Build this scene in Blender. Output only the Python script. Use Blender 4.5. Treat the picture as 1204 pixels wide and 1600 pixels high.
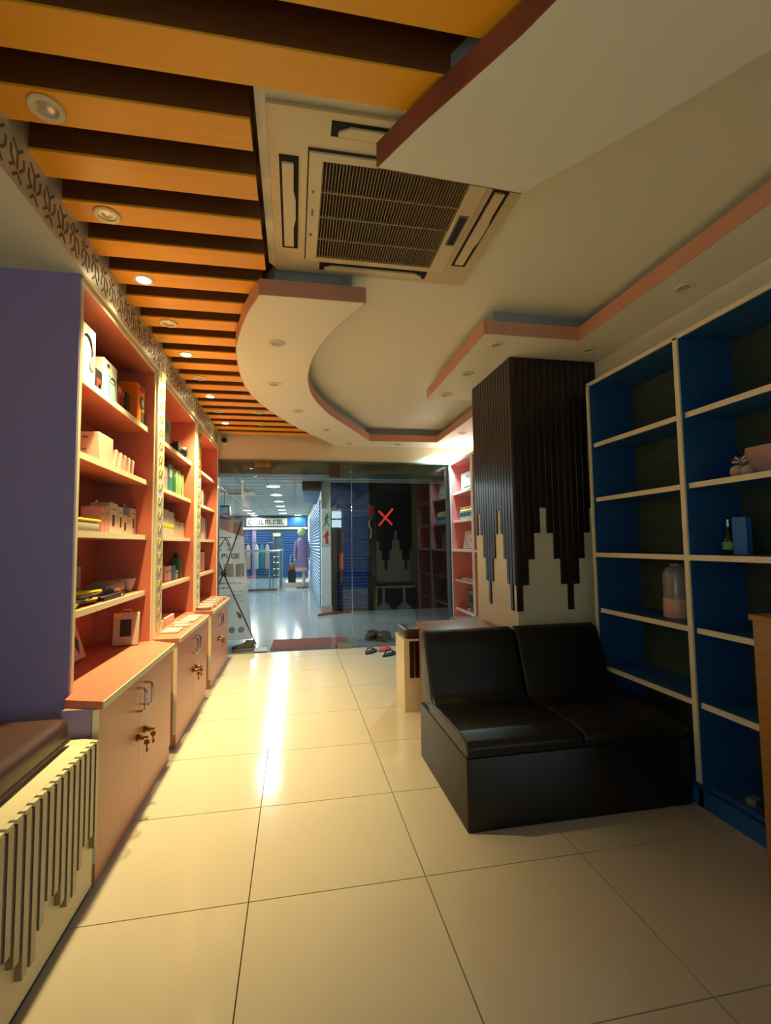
import bpy, bmesh, math, random
from mathutils import Vector, Matrix
random.seed(7)
for o in list(bpy.data.objects): bpy.data.objects.remove(o)
scene = bpy.context.scene
COL = scene.collection
K = 0.75                      # survey units -> metres (one floor tile = 0.6 m)

# ------------------------------------------------------------------ camera
cam_d = bpy.data.cameras.new('camera'); cam = bpy.data.objects.new('camera', cam_d); COL.objects.link(cam)
cam_d.sensor_fit = 'VERTICAL'; cam_d.sensor_height = 36.0; cam_d.lens = 751.06/1600*36.0
cam_d.clip_start = 0.02; cam_d.clip_end = 100
def set_cam(yaw, pitch, roll):
    fw = Vector((math.sin(yaw)*math.cos(pitch), math.cos(yaw)*math.cos(pitch), math.sin(pitch)))
    r = Vector((math.cos(yaw), -math.sin(yaw), 0)); u = r.cross(fw)
    r2 = r*math.cos(roll)+u*math.sin(roll); u2 = -r*math.sin(roll)+u*math.cos(roll)
    m = Matrix((r2, u2, -fw)).transposed().to_4x4(); m.translation = Vector((0, 0, 1.55*K))
    cam.matrix_world = m
set_cam(math.radians(10.7257), math.radians(3.798), math.radians(-0.82))
scene.camera = cam

# ------------------------------------------------------------------ world, exposure, light levels
w = bpy.data.worlds.new('world'); scene.world = w; w.use_nodes = True
w.node_tree.nodes['Background'].inputs[0].default_value = (0.55, 0.7, 1.0, 1)
w.node_tree.nodes['Background'].inputs[1].default_value = 0.02
scene.view_settings.view_transform = 'Standard'; scene.view_settings.look = 'None'
scene.view_settings.gamma = 1.0; scene.view_settings.use_curve_mapping = False
scene.view_settings.exposure = 0.25
WARM = (1.0, 0.80, 0.35); COOL = (0.84, 0.98, 1.0); CYAN = (0.66, 1.0, 0.95)
P_WARM = 222.0        # each lit warm downlight (W)
P_COOL = 115.0         # each lit cool downlight by the glass front
P_CORR = 19.0        # corridor ceiling lights
E_SIDE = 1.35         # glow of the added side fill panel
E_BACK = 8.0         # glow behind the camera: high window and added alcove fill

# ------------------------------------------------------------------ helpers
def lin(r, g, b):
    f = lambda c: (c/255)/12.92 if c/255 <= .04045 else ((c/255+.055)/1.055)**2.4
    return (f(r), f(g), f(b))
MATS = {}
def mat(name, col, rough=.5, metal=0, var=.06, vscale=6, bump=0, bscale=60, coat=0, emit=None, estr=0, ior=None, stretch=None, trans=0, spec=None):
    if name in MATS: return MATS[name]
    m = bpy.data.materials.new(name); m.use_nodes = True; nt = m.node_tree; N = nt.nodes; L = nt.links
    b = N['Principled BSDF']; c = lin(*col) if max(col) > 1 else col
    tc = N.new('ShaderNodeTexCoord'); mp = N.new('ShaderNodeMapping'); L.new(tc.outputs['Object'], mp.inputs[0])
    if stretch: mp.inputs['Scale'].default_value = stretch
    nz = N.new('ShaderNodeTexNoise'); nz.inputs['Scale'].default_value = vscale; nz.inputs['Detail'].default_value = 4
    L.new(mp.outputs[0], nz.inputs['Vector'])
    mx = N.new('ShaderNodeMix'); mx.data_type = 'RGBA'
    mx.inputs[6].default_value = (*[x*(1-var) for x in c], 1); mx.inputs[7].default_value = (*[min(1, x*(1+var)) for x in c], 1)
    L.new(nz.outputs[0], mx.inputs[0]); L.new(mx.outputs[2], b.inputs['Base Color'])
    b.inputs['Roughness'].default_value = rough; b.inputs['Metallic'].default_value = metal
    if ior: b.inputs['IOR'].default_value = ior
    if coat: b.inputs['Coat Weight'].default_value = coat; b.inputs['Coat Roughness'].default_value = .08
    if trans: b.inputs['Transmission Weight'].default_value = trans
    if bump:
        n2 = N.new('ShaderNodeTexNoise'); n2.inputs['Scale'].default_value = bscale; L.new(mp.outputs[0], n2.inputs['Vector'])
        bp = N.new('ShaderNodeBump'); bp.inputs['Strength'].default_value = bump; bp.inputs['Distance'].default_value = .01
        L.new(n2.outputs[0], bp.inputs['Height']); L.new(bp.outputs[0], b.inputs['Normal'])
    if emit:
        b.inputs['Emission Color'].default_value = (*emit, 1); b.inputs['Emission Strength'].default_value = estr
    if spec is not None: b.inputs['Specular IOR Level'].default_value = spec
    MATS[name] = m; return m
def glassmat(name, tint=(1, 1, 1), ior=1.5, rough=0.0):
    m = bpy.data.materials.new(name); m.use_nodes = True; nt = m.node_tree; N = nt.nodes; L = nt.links
    N.remove(N['Principled BSDF']); out = N['Material Output']
    t = N.new('ShaderNodeBsdfTransparent'); t.inputs[0].default_value = (*tint, 1)
    g = N.new('ShaderNodeBsdfGlossy'); g.inputs['Roughness'].default_value = rough
    f = N.new('ShaderNodeFresnel'); f.inputs[0].default_value = ior
    x = N.new('ShaderNodeMixShader'); L.new(f.outputs[0], x.inputs[0]); L.new(t.outputs[0], x.inputs[1]); L.new(g.outputs[0], x.inputs[2])
    L.new(x.outputs[0], out.inputs[0]); MATS[name] = m; return m

class MB:
    """collects shapes in survey units; build() links them as one mesh object"""
    def __init__(s): s.v = []; s.f = []
    def box(s, x0, x1, y0, y1, z0, z1):
        n = len(s.v); s.v += [(x, y, z) for z in (z0, z1) for y in (y0, y1) for x in (x0, x1)]
        s.f += [tuple(n+i for i in q) for q in ((0, 2, 3, 1), (4, 5, 7, 6), (0, 1, 5, 4), (2, 6, 7, 3), (0, 4, 6, 2), (1, 3, 7, 5))]
        return s
    def prism(s, poly, a, b, axis='z'):
        n = len(s.v); m = len(poly)
        P = {'z': lambda p, t: (p[0], p[1], t), 'y': lambda p, t: (p[0], t, p[1]), 'x': lambda p, t: (t, p[0], p[1])}[axis]
        s.v += [P(p, a) for p in poly]+[P(p, b) for p in poly]
        s.f += [tuple(n+i for i in range(m))[::-1], tuple(n+m+i for i in range(m))]
        s.f += [(n+i, n+(i+1) % m, n+m+(i+1) % m, n+m+i) for i in range(m)]
        return s
    def ring(s, rings, cap=True):
        n = len(s.v); m = len(rings[0])
        for r in rings: s.v += [tuple(p) for p in r]
        for k in range(len(rings)-1):
            for i in range(m):
                a = n+k*m; s.f.append((a+i, a+(i+1) % m, a+m+(i+1) % m, a+m+i))
        if cap: s.f += [tuple(n+i for i in range(m))[::-1], tuple(n+(len(rings)-1)*m+i for i in range(m))]
        return s
    def lathe(s, prof, c=(0, 0, 0), n=20, cap=True, axis='z'):
        def P(r, z, a):
            x, y = r*math.cos(a), r*math.sin(a)
            q = {'z': (x, y, z), 'y': (x, z, y), 'x': (z, x, y)}[axis]
            return (c[0]+q[0], c[1]+q[1], c[2]+q[2])
        return s.ring([[P(r, z, 2*math.pi*i/n) for i in range(n)] for r, z in prof], cap)
    def tube(s, path, r, n=8, r1=None):
        path = [Vector(p) for p in path]; rings = []
        for i, p in enumerate(path):
            d = (path[min(i+1, len(path)-1)]-path[max(i-1, 0)]).normalized()
            a = d.orthogonal().normalized() if abs(d.z) > .9 else d.cross(Vector((0, 0, 1))).normalized()
            b = d.cross(a); rr = r if r1 is None else r+(r1-r)*i/(len(path)-1)
            rings.append([p+a*rr*math.cos(2*math.pi*k/n)+b*rr*math.sin(2*math.pi*k/n) for k in range(n)])
        return s.ring(rings)
    def stroke(s, a, b, wd, t0, t1, axis='x'):
        (x0, y0), (x1, y1) = a, b; l = math.hypot(x1-x0, y1-y0) or 1; dx, dy = (x1-x0)/l, (y1-y0)/l; h = wd/2
        return s.prism([(x0-dy*h, y0+dx*h), (x0+dy*h, y0-dx*h), (x1+dy*h, y1-dx*h), (x1-dy*h, y1+dx*h)], t0, t1, axis)
    def sphere(s, c, r, n=12, sq=(1, 1, 1)):
        pr = [(max(.001, math.sin(math.pi*i/n)), -math.cos(math.pi*i/n)) for i in range(n+1)]
        k = len(s.v); s.lathe(pr, (0, 0, 0), n*2)
        s.v[k:] = [(c[0]+x*r*sq[0], c[1]+y*r*sq[1], c[2]+z*r*sq[2]) for x, y, z in s.v[k:]]
        return s
    def xf(s, M): s.v = [tuple(M @ Vector(p)) for p in s.v]; return s
    def build(s, name, m, parent=None, org=None, bevel=0, seg=2, smooth=False, subs=0):
        if org is None:
            q = parent
            while q is not None and '_org' not in q: q = q.parent
            org = q['_org'] if q is not None else (0, 0, 0)
        me = bpy.data.meshes.new(name)
        me.from_pydata([((x-org[0])*K, (y-org[1])*K, (z-org[2])*K) for x, y, z in s.v], [], s.f)
        bm = bmesh.new(); bm.from_mesh(me); bmesh.ops.recalc_face_normals(bm, faces=bm.faces)
        if bevel: bmesh.ops.bevel(bm, geom=bm.edges[:], offset=bevel*K, segments=seg, affect='EDGES', profile=.6, clamp_overlap=True)
        bm.to_mesh(me); bm.free()
        if smooth: me.polygons.foreach_set('use_smooth', [True]*len(me.polygons))
        if smooth or bevel:
            try: me.set_sharp_from_angle(angle=math.radians(40 if not subs else 180))
            except Exception: pass
            if bevel: me.polygons.foreach_set('use_smooth', [True]*len(me.polygons))
        me.materials.append(M(m)); o = bpy.data.objects.new(name, me); COL.objects.link(o)
        if parent is not None: o.parent = parent
        else: o.location = tuple(c*K for c in org)
        if subs:
            md = o.modifiers.new('sub', 'SUBSURF'); md.levels = md.render_levels = subs
        return o
def M(m): return MATS[m] if isinstance(m, str) else m
def tag(o, label=None, cat=None, group=None, kind=None):
    if label: o['label'] = label
    if cat: o['category'] = cat
    if group: o['group'] = group
    if kind: o['kind'] = kind
    return o
def thing(name, label, cat, loc, group=None):
    o = bpy.data.objects.new(name, None); COL.objects.link(o); o.empty_display_size = .05
    o.location = tuple(c*K for c in loc); o['_org'] = tuple(loc)
    return tag(o, label, cat, group)
def inst(src, name, parent, off, rot=None, org=(0, 0, 0)):
    """another object on the same mesh, at survey offset off"""
    o = bpy.data.objects.new(name, src.data if hasattr(src, 'data') else src); COL.objects.link(o)
    if parent is not None: o.parent = parent
    o.location = tuple((a-b)*K for a, b in zip(off, org))
    if rot: o.rotation_euler = rot
    return o
def box(x0, x1, y0, y1, z0, z1): return MB().box(x0, x1, y0, y1, z0, z1)
def copy_tree(o, loc, label=None):
    c = o.copy(); COL.objects.link(c); c.location = tuple(a*K for a in loc); c['_org'] = tuple(loc)
    if label: c['label'] = label
    for ch in o.children:
        d = ch.copy(); COL.objects.link(d); d.parent = c
        for g in ch.children:
            e = g.copy(); COL.objects.link(e); e.parent = d
    return c
ORD = ['first', 'second', 'third', 'fourth', 'fifth', 'sixth', 'seventh', 'eighth', 'ninth', 'tenth', 'eleventh', 'twelfth', 'thirteenth', 'fourteenth', 'fifteenth']

# ------------------------------------------------------------------ materials
mat('tile', (186, 175, 160), .14, var=.03, vscale=1.5, spec=.38)
mat('grout', (70, 56, 44), .8)
mat('cream', (220, 214, 188), .55, var=.02, bump=.03)
mat('creamboard', (222, 208, 176), .5, var=.02)
mat('neck_shade', (146, 150, 156), .6)  # cream plaster greyed for the cool shade above the dropped panels
mat('ceilwhite', (230, 229, 213), .5, var=.02)
mat('fascia', (200, 142, 116), .5, var=.04)
mat('fascia_brown', (138, 72, 50), .5, var=.05)
mat('slatwood', (240, 168, 34), .38, var=.08, vscale=4, stretch=(1, 14, 14))
mat('slatback', (84, 54, 22), .75)
mat('batten', (112, 66, 26), .6)
mat('salmon', (194, 112, 90), .42, var=.03)
mat('salmon_coollit', (220, 142, 142), .42, var=.03)  # salmon laminate again, paled towards pink for the cool light on it
mat('door_laminate', (192, 132, 104), .38, var=.03)
mat('edgeband', (226, 216, 184), .45)
mat('purple', (142, 126, 176), .55, var=.05)
mat('navy', (34, 84, 144), .42, var=.06)
mat('darkwall', (54, 66, 50), .75, var=.35, vscale=5, bump=.6, bscale=14, stretch=(1, 1, 7))
mat('champagne', (222, 216, 190), .4, metal=.2, var=.05)
mat('champagne_dark', (112, 104, 82), .5)
mat('gold_motif', (176, 152, 74), .35, metal=.4)
mat('blackslat', (34, 22, 19), .3, var=.1)
mat('benchslat', (140, 120, 88), .3, var=.08, coat=.3)
mat('leather', (13, 12, 12), .42, var=.2, vscale=10, bump=.12, bscale=220)
mat('brownleather', (72, 46, 36), .38, var=.1, bump=.1, bscale=200)
mat('wood', (150, 88, 48), .4, var=.25, vscale=5, stretch=(1, 10, 10))
mat('wood_grain', (150, 106, 40), .45, var=.4, vscale=3, stretch=(1, 1, 16))
mat('chrome', (200, 200, 205), .14, metal=1)
mat('brass', (150, 112, 66), .3, metal=1)
mat('white', (204, 198, 186), .45)
mat('offwhite', (192, 180, 162), .5)
mat('greyprint', (120, 116, 112), .5)
mat('darkprint', (44, 42, 46), .5)
mat('orange', (226, 120, 20), .45)
mat('yellow', (236, 210, 30), .45)
mat('red', (186, 40, 34), .5)
mat('pinkbox', (206, 160, 150), .5)
mat('green', (30, 110, 50), .4)
mat('lightgreen', (110, 170, 90), .45)
mat('teal', (40, 130, 150), .45)
mat('bluebox', (30, 110, 190), .4)
mat('black', (14, 14, 15), .5)
mat('grey', (110, 108, 108), .5)
mat('darkgrey', (52, 52, 54), .5)
mat('plastic', (220, 206, 170), .4)
mat('vane', (150, 130, 92), .5)
mat('header_reflect', (92, 112, 90), .4)  # dark greenish header, tinted for the cream wall's reflection in the glass
mat('acdark', (26, 22, 16), .8)
mat('lens_off', (200, 196, 184), .25, metal=.3)
mat('lens_warm', (255, 230, 180), .4, emit=(1.0, .86, .55), estr=26)
mat('lens_cool', (230, 250, 255), .4, emit=(.8, 1.0, 1.0), estr=20)
mat('corr_light', (240, 250, 255), .4, emit=(.85, .97, 1.0), estr=9)
mat('corr_floor', (158, 168, 170), .14, var=.04, vscale=1)
mat('corr_ceiling', (190, 196, 188), .7)
mat('corr_wall', (224, 228, 226), .7)
mat('shutter_blue', (16, 70, 132), .38, metal=.1)
mat('shutter_light', (112, 142, 176), .4, metal=.2)
mat('bluepanel', (22, 76, 100), .5)
mat('darkstone', (34, 36, 38), .25)
mat('brownframe', (62, 44, 38), .6)
mat('steel', (170, 174, 178), .25, metal=1)
mat('maroon', (150, 50, 62), .9, bump=.4, bscale=400)
def sheetmat(name, col, tr):
    m = bpy.data.materials.new(name); m.use_nodes = True; N = m.node_tree.nodes; L = m.node_tree.links; N.remove(N['Principled BSDF'])
    d = N.new('ShaderNodeBsdfDiffuse'); t = N.new('ShaderNodeBsdfTranslucent'); x = N.new('ShaderNodeMixShader'); nz = N.new('ShaderNodeTexNoise'); nz.inputs['Scale'].default_value = 3
    mx = N.new('ShaderNodeMix'); mx.data_type = 'RGBA'; c = lin(*col); mx.inputs[6].default_value = (*[v*.96 for v in c], 1); mx.inputs[7].default_value = (*c, 1); L.new(nz.outputs[0], mx.inputs[0])
    for q in (d, t): L.new(mx.outputs[2], q.inputs[0])
    x.inputs[0].default_value = tr; L.new(d.outputs[0], x.inputs[1]); L.new(t.outputs[0], x.inputs[2]); L.new(x.outputs[0], N['Material Output'].inputs[0]); MATS[name] = m
sheetmat('banner', (236, 238, 234), .6)
sheetmat('bannerprint', (212, 216, 214), .6)
sheetmat('bannerpink', (238, 208, 208), .6)
mat('sole', (206, 196, 176), .7)
mat('shoe_dark', (40, 38, 33), .8, bump=.3, bscale=150)
mat('clog', (92, 86, 76), .7)
mat('slipper_black', (30, 34, 40), .7)
mat('slipper_red', (196, 60, 66), .7)
mat('lilac', (128, 108, 146), .8)
mat('scarf', (176, 190, 120), .8, var=.4, vscale=30)
mat('skin_stand', (196, 150, 130), .6)
mat('alu', (150, 158, 150), .35, metal=.7)
mat('headframe', (96, 112, 98), .35, metal=.5)
mat('signred', (190, 30, 40), .5)
mat('signgreen', (30, 150, 80), .5)
mat('tape_red', (220, 30, 24), .5, emit=(.8, .03, .02), estr=.0)
mat('back_glow', (120, 150, 220), .5, emit=(.62, .9, 1.0), estr=E_BACK)  # shared by the high back window and the added alcove fill
mat('side_fill_glow', (120, 150, 220), .5, emit=(.5, .88, 1.0), estr=E_SIDE)
glassmat('glass', (.97, .99, .98), 1.62)
glassmat('railglass', (.80, .88, .88), 1.5)
mat('clearplastic', (206, 198, 196), .15, trans=.55, var=.2, vscale=40)

# ================================================================== THE SETTING
# floor with separate tiles
fl = tag(box(-2.6, 4.35, -7.15, 7.32, -.12, -.008).build('floor', 'grout'), kind='structure')
TX, TY = .797, .776
tile_me = MB().box(.0025, TX-.0025, .0025, TY-.0025, -.008, 0).build('floor_tile', 'tile', fl)
tile_me.location = ((-2.591)*K, (2.28-12*TY)*K, 0)
for i in range(9):
    for j in range(18):
        if (i == 0 and j == 0) or (i > 6 and j > 9): continue
        inst(tile_me, 'floor_tile', fl, (-2.591+TX*i, 2.28+TY*(j-12), 0))
yl = 2.28+6*TY
last = box(.0025, TX-.0025, .0025, 7.3-yl, -.008, 0).build('floor_tile', 'tile', fl); last.location = (-2.591*K, yl*K, 0)
for i in range(1, 7): inst(last, 'floor_tile', fl, (-2.591+TX*i, yl, 0))

# walls
tag(box(-2.6, -2.45, -7.0, 2.62, 0, 3.4).build('wall_left', 'cream'), kind='structure')
tag(box(-2.6, -1.495, 2.67, 7.5, 0, 3.4).build('wall_left_shelving', 'cream'), kind='structure')
tag(box(-2.45, -1.087, 2.652, 2.669, 0, 2.97).build('wall_return', 'purple'), 'purple panelled wall return at the end of the shelving', kind='structure')
tag(box(2.53, 3.0, -7.0, 3.46, 2.80, 3.4).build('wall_right', 'cream'), kind='structure')
tag(box(2.735, 3.0, .60, 3.46, 0, 2.80).build('wall_right_niche', 'darkwall'), kind='structure')
tag(box(4.2, 4.35, -7.15, .60, 0, 3.4).build('wall_right_alcove', 'cream'), kind='structure')
tag(box(3.0, 4.35, .60, .75, 0, 3.4).build('wall_alcove_end', 'cream'), kind='structure')
tag(box(2.535, 3.0, 3.46, 4.44, 0, 3.4).build('wall_right_column', 'cream'), kind='structure')
tag(box(2.86, 3.0, 4.44, 7.5, 0, 3.4).build('wall_right_far', 'cream'), kind='structure')
tag(box(-2.6, 4.35, -7.15, -7.0, 0, 3.4).build('wall_back', 'cream'), kind='structure')
tag(box(-1.495, 3.0, 7.31, 7.5, 2.82, 3.4).build('wall_front', 'cream'), 'cream wall above the glass shopfront', kind='structure')
tag(box(2.42, 3.0, 7.31, 7.5, 0, 2.82).build('wall_front_jamb', 'darkgrey'), kind='structure')
tag(box(-1.495, -1.1, 7.31, 7.5, 0, 2.82).build('wall_front_pier', 'cream'), kind='structure')
wn = tag(box(1.64, 2.06, -7.0, -6.97, 2.33, 2.66).box(1.64, 2.06, -7.0, -6.97, 2.72, 3.04).build('window_3', 'back_glow'), 'small high pale blue window in the back wall', kind='structure')
box(1.64, 2.06, -7.0, -6.95, 2.66, 2.72).build('glow_frame', 'white', wn)
wn = tag(box(-2.45, -2.42, -2.8, -1.33, 1.0, 2.6).box(-2.45, -2.42, -1.27, .2, 1.0, 2.6).build('side_fill_panel', 'side_fill_glow'), 'added pale blue glow panel beyond the bench', kind='structure')  # unseen panel added to throw cool light on column and blue bookcase
for a in (box(-2.45, -2.40, -2.86, -2.8, .94, 2.66), box(-2.45, -2.40, .2, .26, .94, 2.66), box(-2.45, -2.40, -1.33, -1.27, 1.0, 2.6)): a.build('glow_frame', 'white', wn)
wn = tag(box(3.42, 3.78, -7.0, -6.97, .5, 2.8).box(3.84, 4.18, -7.0, -6.97, .7, 2.7).build('alcove_fill_panel', 'back_glow'), 'added pale blue glow panel in the alcove behind the camera', kind='structure')  # unseen panel added to throw cool light on the purple wall
for a in (box(3.36, 3.42, -7.0, -6.94, .44, 2.86), box(3.78, 3.84, -7.0, -6.94, .44, 2.86)): a.build('glow_frame', 'white', wn)

# ceilings
OUTER = [(-.204, 2.905), (-.31, 3.197), (-.41, 3.603), (-.448, 3.864), (-.468, 4.375), (-.427, 4.89), (-.28, 5.444), (-.038, 6.061), (.264, 6.664), (.629, 7.31)]
INNER = [(.44, 2.905), (.372, 3.071), (.288, 3.271), (.202, 3.57), (.145, 3.861), (.118, 4.174), (.127, 4.508), (.198, 4.952), (.397, 5.538), (.706, 6.153), (1.084, 6.908)]
def smooth(pts, n=4):
    out = []
    for i in range(len(pts)-1):
        p0 = Vector(pts[max(i-1, 0)]); p1 = Vector(pts[i]); p2 = Vector(pts[i+1]); p3 = Vector(pts[min(i+2, len(pts)-1)])
        for k in range(n):
            t = k/n; q = .5*((2*p1)+(-p0+p2)*t+(2*p0-5*p1+4*p2-p3)*t*t+(-p0+3*p1-3*p2+p3)*t**3); out.append((q.x, q.y))
    return out+[tuple(pts[-1])]
OUT_S, IN_S = smooth(OUTER), smooth(INNER)
def outer_x(y):
    for (x0, y0), (x1, y1) in zip(OUTER, OUTER[1:]):
        if y0 <= y <= y1: return x0+(x1-x0)*(y-y0)/(y1-y0)
    return OUTER[0][0] if y < OUTER[0][1] else OUTER[-1][0]
tag(box(-2.6, 4.35, -7.0, 7.5, 3.36, 3.5).build('ceiling_slab', 'slatback'), kind='structure')
mid = [(x+.12, y) for x, y in OUT_S]
poly = [(-.15, 1.70), (-.15, 2.9)]+mid[1:]+[(3.0, 7.31), (3.0, -7.0), (2.2, -7.0), (1.6, -.6), (.95, 1.0), (.62, 1.70)]
tag(MB().prism(poly, 3.272, 3.33).build('ceiling', 'ceilwhite'), 'smooth cream ceiling around the air conditioner', kind='structure')
cs = tag(box(-1.1, 2.2, -7.0, 7.31, 3.345, 3.36).build('ceiling_slats', 'slatback'), 'orange-brown wooden slat ceiling over the left aisle', kind='structure')
for k in range(-30, 19):
    yc = 1.878+.2925*k
    if yc > 2.95: xr = outer_x(yc)+.06
    elif yc > 1.72: xr = -.165
    else: xr = 1.0 if yc > .4 else 1.6
    y1 = min(yc+.076, 7.305)
    b_ = box(-1.07, xr, yc-.076, y1, 3.18, 3.192).build('slat', 'slatwood', cs, bevel=.002, seg=1)
    box(-1.07, xr-.003, yc-.074, y1-.002, 3.192, 3.345).build('batten', 'batten', b_)
# niche soffit and frieze
tag(box(-2.45, -1.085, -7.0, 2.668, 2.97, 3.36).build('trim_1', 'cream'), 'cream soffit above the bench niche', kind='structure')
tag(box(-1.495, -1.085, 2.668, 7.31, 2.985, 3.36).build('trim_2', 'cream'), kind='structure')
fr = tag(box(-1.085, -1.068, -7.0, 7.305, 2.97, 3.345).build('trim_3', 'champagne'), 'brushed metal frieze with dark cut-out pattern above the shelves', kind='structure')
def motif(flip):
    m = MB(); t0, t1 = -1.0685, -1.0655
    S = [((0, -.03), (0, .035)), ((0, .035), (-.035, .07)), ((0, .035), (.035, .07)), ((-.018, -.03), (-.045, .0)), ((.018, -.03), (.045, .0)),
         ((-.045, 0), (-.045, .04)), ((.045, 0), (.045, .04)), ((-.03, -.075), (0, -.045)), ((.03, -.075), (0, -.045)), ((-.052, -.05), (-.03, -.03))]
    for a, b in S:
        if flip: a, b = (a[0], -a[1]), (b[0], -b[1])
        m.stroke(a, b, .0105, t0, t1, 'x')
    return m
ma = motif(False).build('cutout', 'champagne_dark', fr); mb_ = motif(True).build('cutout', 'champagne_dark', fr)
ma.location = (0, 1.9*K, 3.07*K); mb_.location = (0, 2.53*K, 3.07*K)
for i in range(46):
    y = 1.27+.126*i
    if abs(y-1.9) < .05 or abs(y-2.53) < .04: continue
    s = ma if y < 2.5 or (int((y-2.5)/1.3) % 2 == 1) else mb_
    inst(s, 'cutout', fr, (0, y, 3.07))

# dropped plaster panels
ZB, ZT = 3.065, 3.165
def drop(name, label, polyg, fascia_edges, neck=None, fm_='fascia'):
    o = tag(MB().prism(polyg, ZB, ZT).build(name, 'ceilwhite'), label, kind='structure')
    for run in fascia_edges:
        m = MB(); n = len(run)
        offs = []
        for i, p in enumerate(run):
            a = Vector(run[max(i-1, 0)]); b = Vector(run[min(i+1, n-1)]); d = (b-a).normalized()
            offs.append((p[0]+d.y*.006, p[1]-d.x*.006))
        for i in range(n-1):
            m.prism([run[i], run[i+1], offs[i+1], offs[i]], ZB+.0005, ZT+.001)
        m.build('fascia', fm_, o)
    if neck: MB().prism(neck, ZT, 3.272).build('neck', 'neck_shade', o)
    return o
loopR = [(2.115, 6.9)]
polyA = OUT_S+[(2.86, 7.31), (2.86, 6.2), (2.115, 6.2)]+loopR+IN_S[::-1]
neckA = [(x+.09, y) for x, y in OUT_S[1:]]
neckA = [(-.12, 2.97)]+neckA[1:]+[(2.86, 7.31), (2.86, 6.9), (2.2, 6.98), (1.05, 6.98)]+[(x-.07, y) for x, y in IN_S[::-1][3:-1]]+[(.30, 2.97)]
drop('trim_4', 'S-curved dropped ceiling panel sweeping to the glass front', polyA,
     [OUT_S[::-1], [(.44, 2.905), (-.204, 2.905)][::-1], IN_S, [(1.084, 6.908), (2.115, 6.9)], [(2.115, 6.9), (2.115, 6.2)]], neckA)
polyC = [(2.12, -7.0), (2.12, 3.21), (1.36, 3.21), (1.372, 4.79), (2.115, 4.79), (2.115, 6.2), (2.86, 6.2), (2.86, 4.45), (2.53, 4.45), (2.53, -7.0)]
neckC = [(2.19, 3.27), (1.46, 3.27), (1.46, 4.7), (2.19, 4.7), (2.19, 6.2), (2.86, 6.2), (2.86, 4.45), (2.53, 4.45), (2.53, 3.27)]
t5 = drop('trim_5', 'stepped dropped ceiling panel along the right wall around the column', polyC,
     [[(2.12, 3.21), (2.12, -7.0)], [(1.36, 3.21), (2.12, 3.21)], [(1.372, 4.79), (1.36, 3.21)], [(2.115, 4.79), (1.372, 4.79)], [(2.115, 6.2), (2.115, 4.79)]], neckC)
box(2.33, 2.53, -7.0, 3.26, ZT, 3.272).build('upstand', 'ceilwhite', t5)
EDGE = smooth([(.332, 1.813), (.40, 1.69), (.474, 1.56), (.595, 1.366), (.725, 1.135), (.95, .6), (1.25, -.4), (1.45, -1.6), (1.5, -7.0)], 3)
REDGE = smooth([(2.05, -7.0), (2.0, -1.4), (1.9, .1), (1.45, 1.15), (.974, 1.848)], 3)
drop('trim_6', 'white dropped ceiling panel with brown edge above the camera', EDGE+REDGE, [EDGE, [(.974, 1.848), (.332, 1.813)]],
     [(x+.10, y-.1) for x, y in EDGE]+[(x-.1, y-.1) for x, y in REDGE], 'fascia_brown')

# glass shopfront
tag(box(-1.1, 2.42, 7.285, 7.335, 2.795, 2.82).build('trim_7', 'headframe'), 'slim metal head channel over the glass front', kind='structure')
tag(box(-1.1, -.6, 7.285, 7.335, 0, .014).build('trim_8', 'alu'), kind='structure')
tag(box(.87, 2.42, 7.285, 7.335, 0, .014).build('trim_9', 'alu'), kind='structure')
tag(box(-1.095, -.582, 7.302, 7.318, .014, 2.795).build('window_1', 'glass'), 'fixed glass pane left of the glass door', kind='structure')
w2 = tag(box(.862, 2.415, 7.302, 7.318, .014, 2.795).build('window_2', 'glass'), 'fixed glass pane right of the glass door with red X', kind='structure')
xt = MB(); xt.stroke((1.275, 1.83), (1.50, 2.095), .03, 7.296, 7.301, 'y'); xt.build('red_tape_x', 'tape_red', w2)
xt = MB(); xt.stroke((1.275, 2.06), (1.485, 1.845), .03, 7.2945, 7.2955, 'y'); xt.build('red_tape_x', 'tape_red', w2)
box(1.13, 1.2, 7.319, 7.322, 1.98, 2.15).build('sticker', 'signred', w2)
MB().tube([(1.17, 7.325, 1.96), (1.13, 7.325, 1.90), (1.125, 7.325, 1.84), (1.155, 7.325, 1.78), (1.16, 7.325, 1.72), (1.145, 7.325, 1.64)], .008, 6).build('cable_mark', 'white', w2)
d1 = tag(box(-.572, .852, 7.302, 7.318, .02, 2.785).build('door_1', 'glass'), 'frameless glass entrance door with metal patch fittings', kind='structure')
box(-.58, -.355, 7.29, 7.33, 2.72, 2.80).build('patch_fitting', 'brass', d1, bevel=.004)
box(.63, .855, 7.285, 7.335, .012, .085).build('patch_fitting', 'alu', d1, bevel=.006)
box(.52, .685, 7.27, 7.345, 2.575, 2.79).build('door_closer', 'brownframe', d1, bevel=.006)
hd = MB().tube([(.69, 7.27, .98), (.69, 7.27, 1.78)], .024, 10).build('pull_handle', 'brownframe', d1)
MB().tube([(.69, 7.27, 1.18), (.69, 7.27, 1.42)], .027, 10).build('grip', 'wood', hd)
for z in (1.05, 1.7): MB().tube([(.69, 7.27, z), (.69, 7.305, z)], .012, 8).build('standoff', 'steel', hd)
for z in (2.5, 2.66): MB().sphere((.845, 7.30, z), .012, 6).build('stud', 'chrome', d1)
box(.853, .859, 7.302, 7.318, .02, 2.785).build('edge_seal', 'alu', d1)

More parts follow.
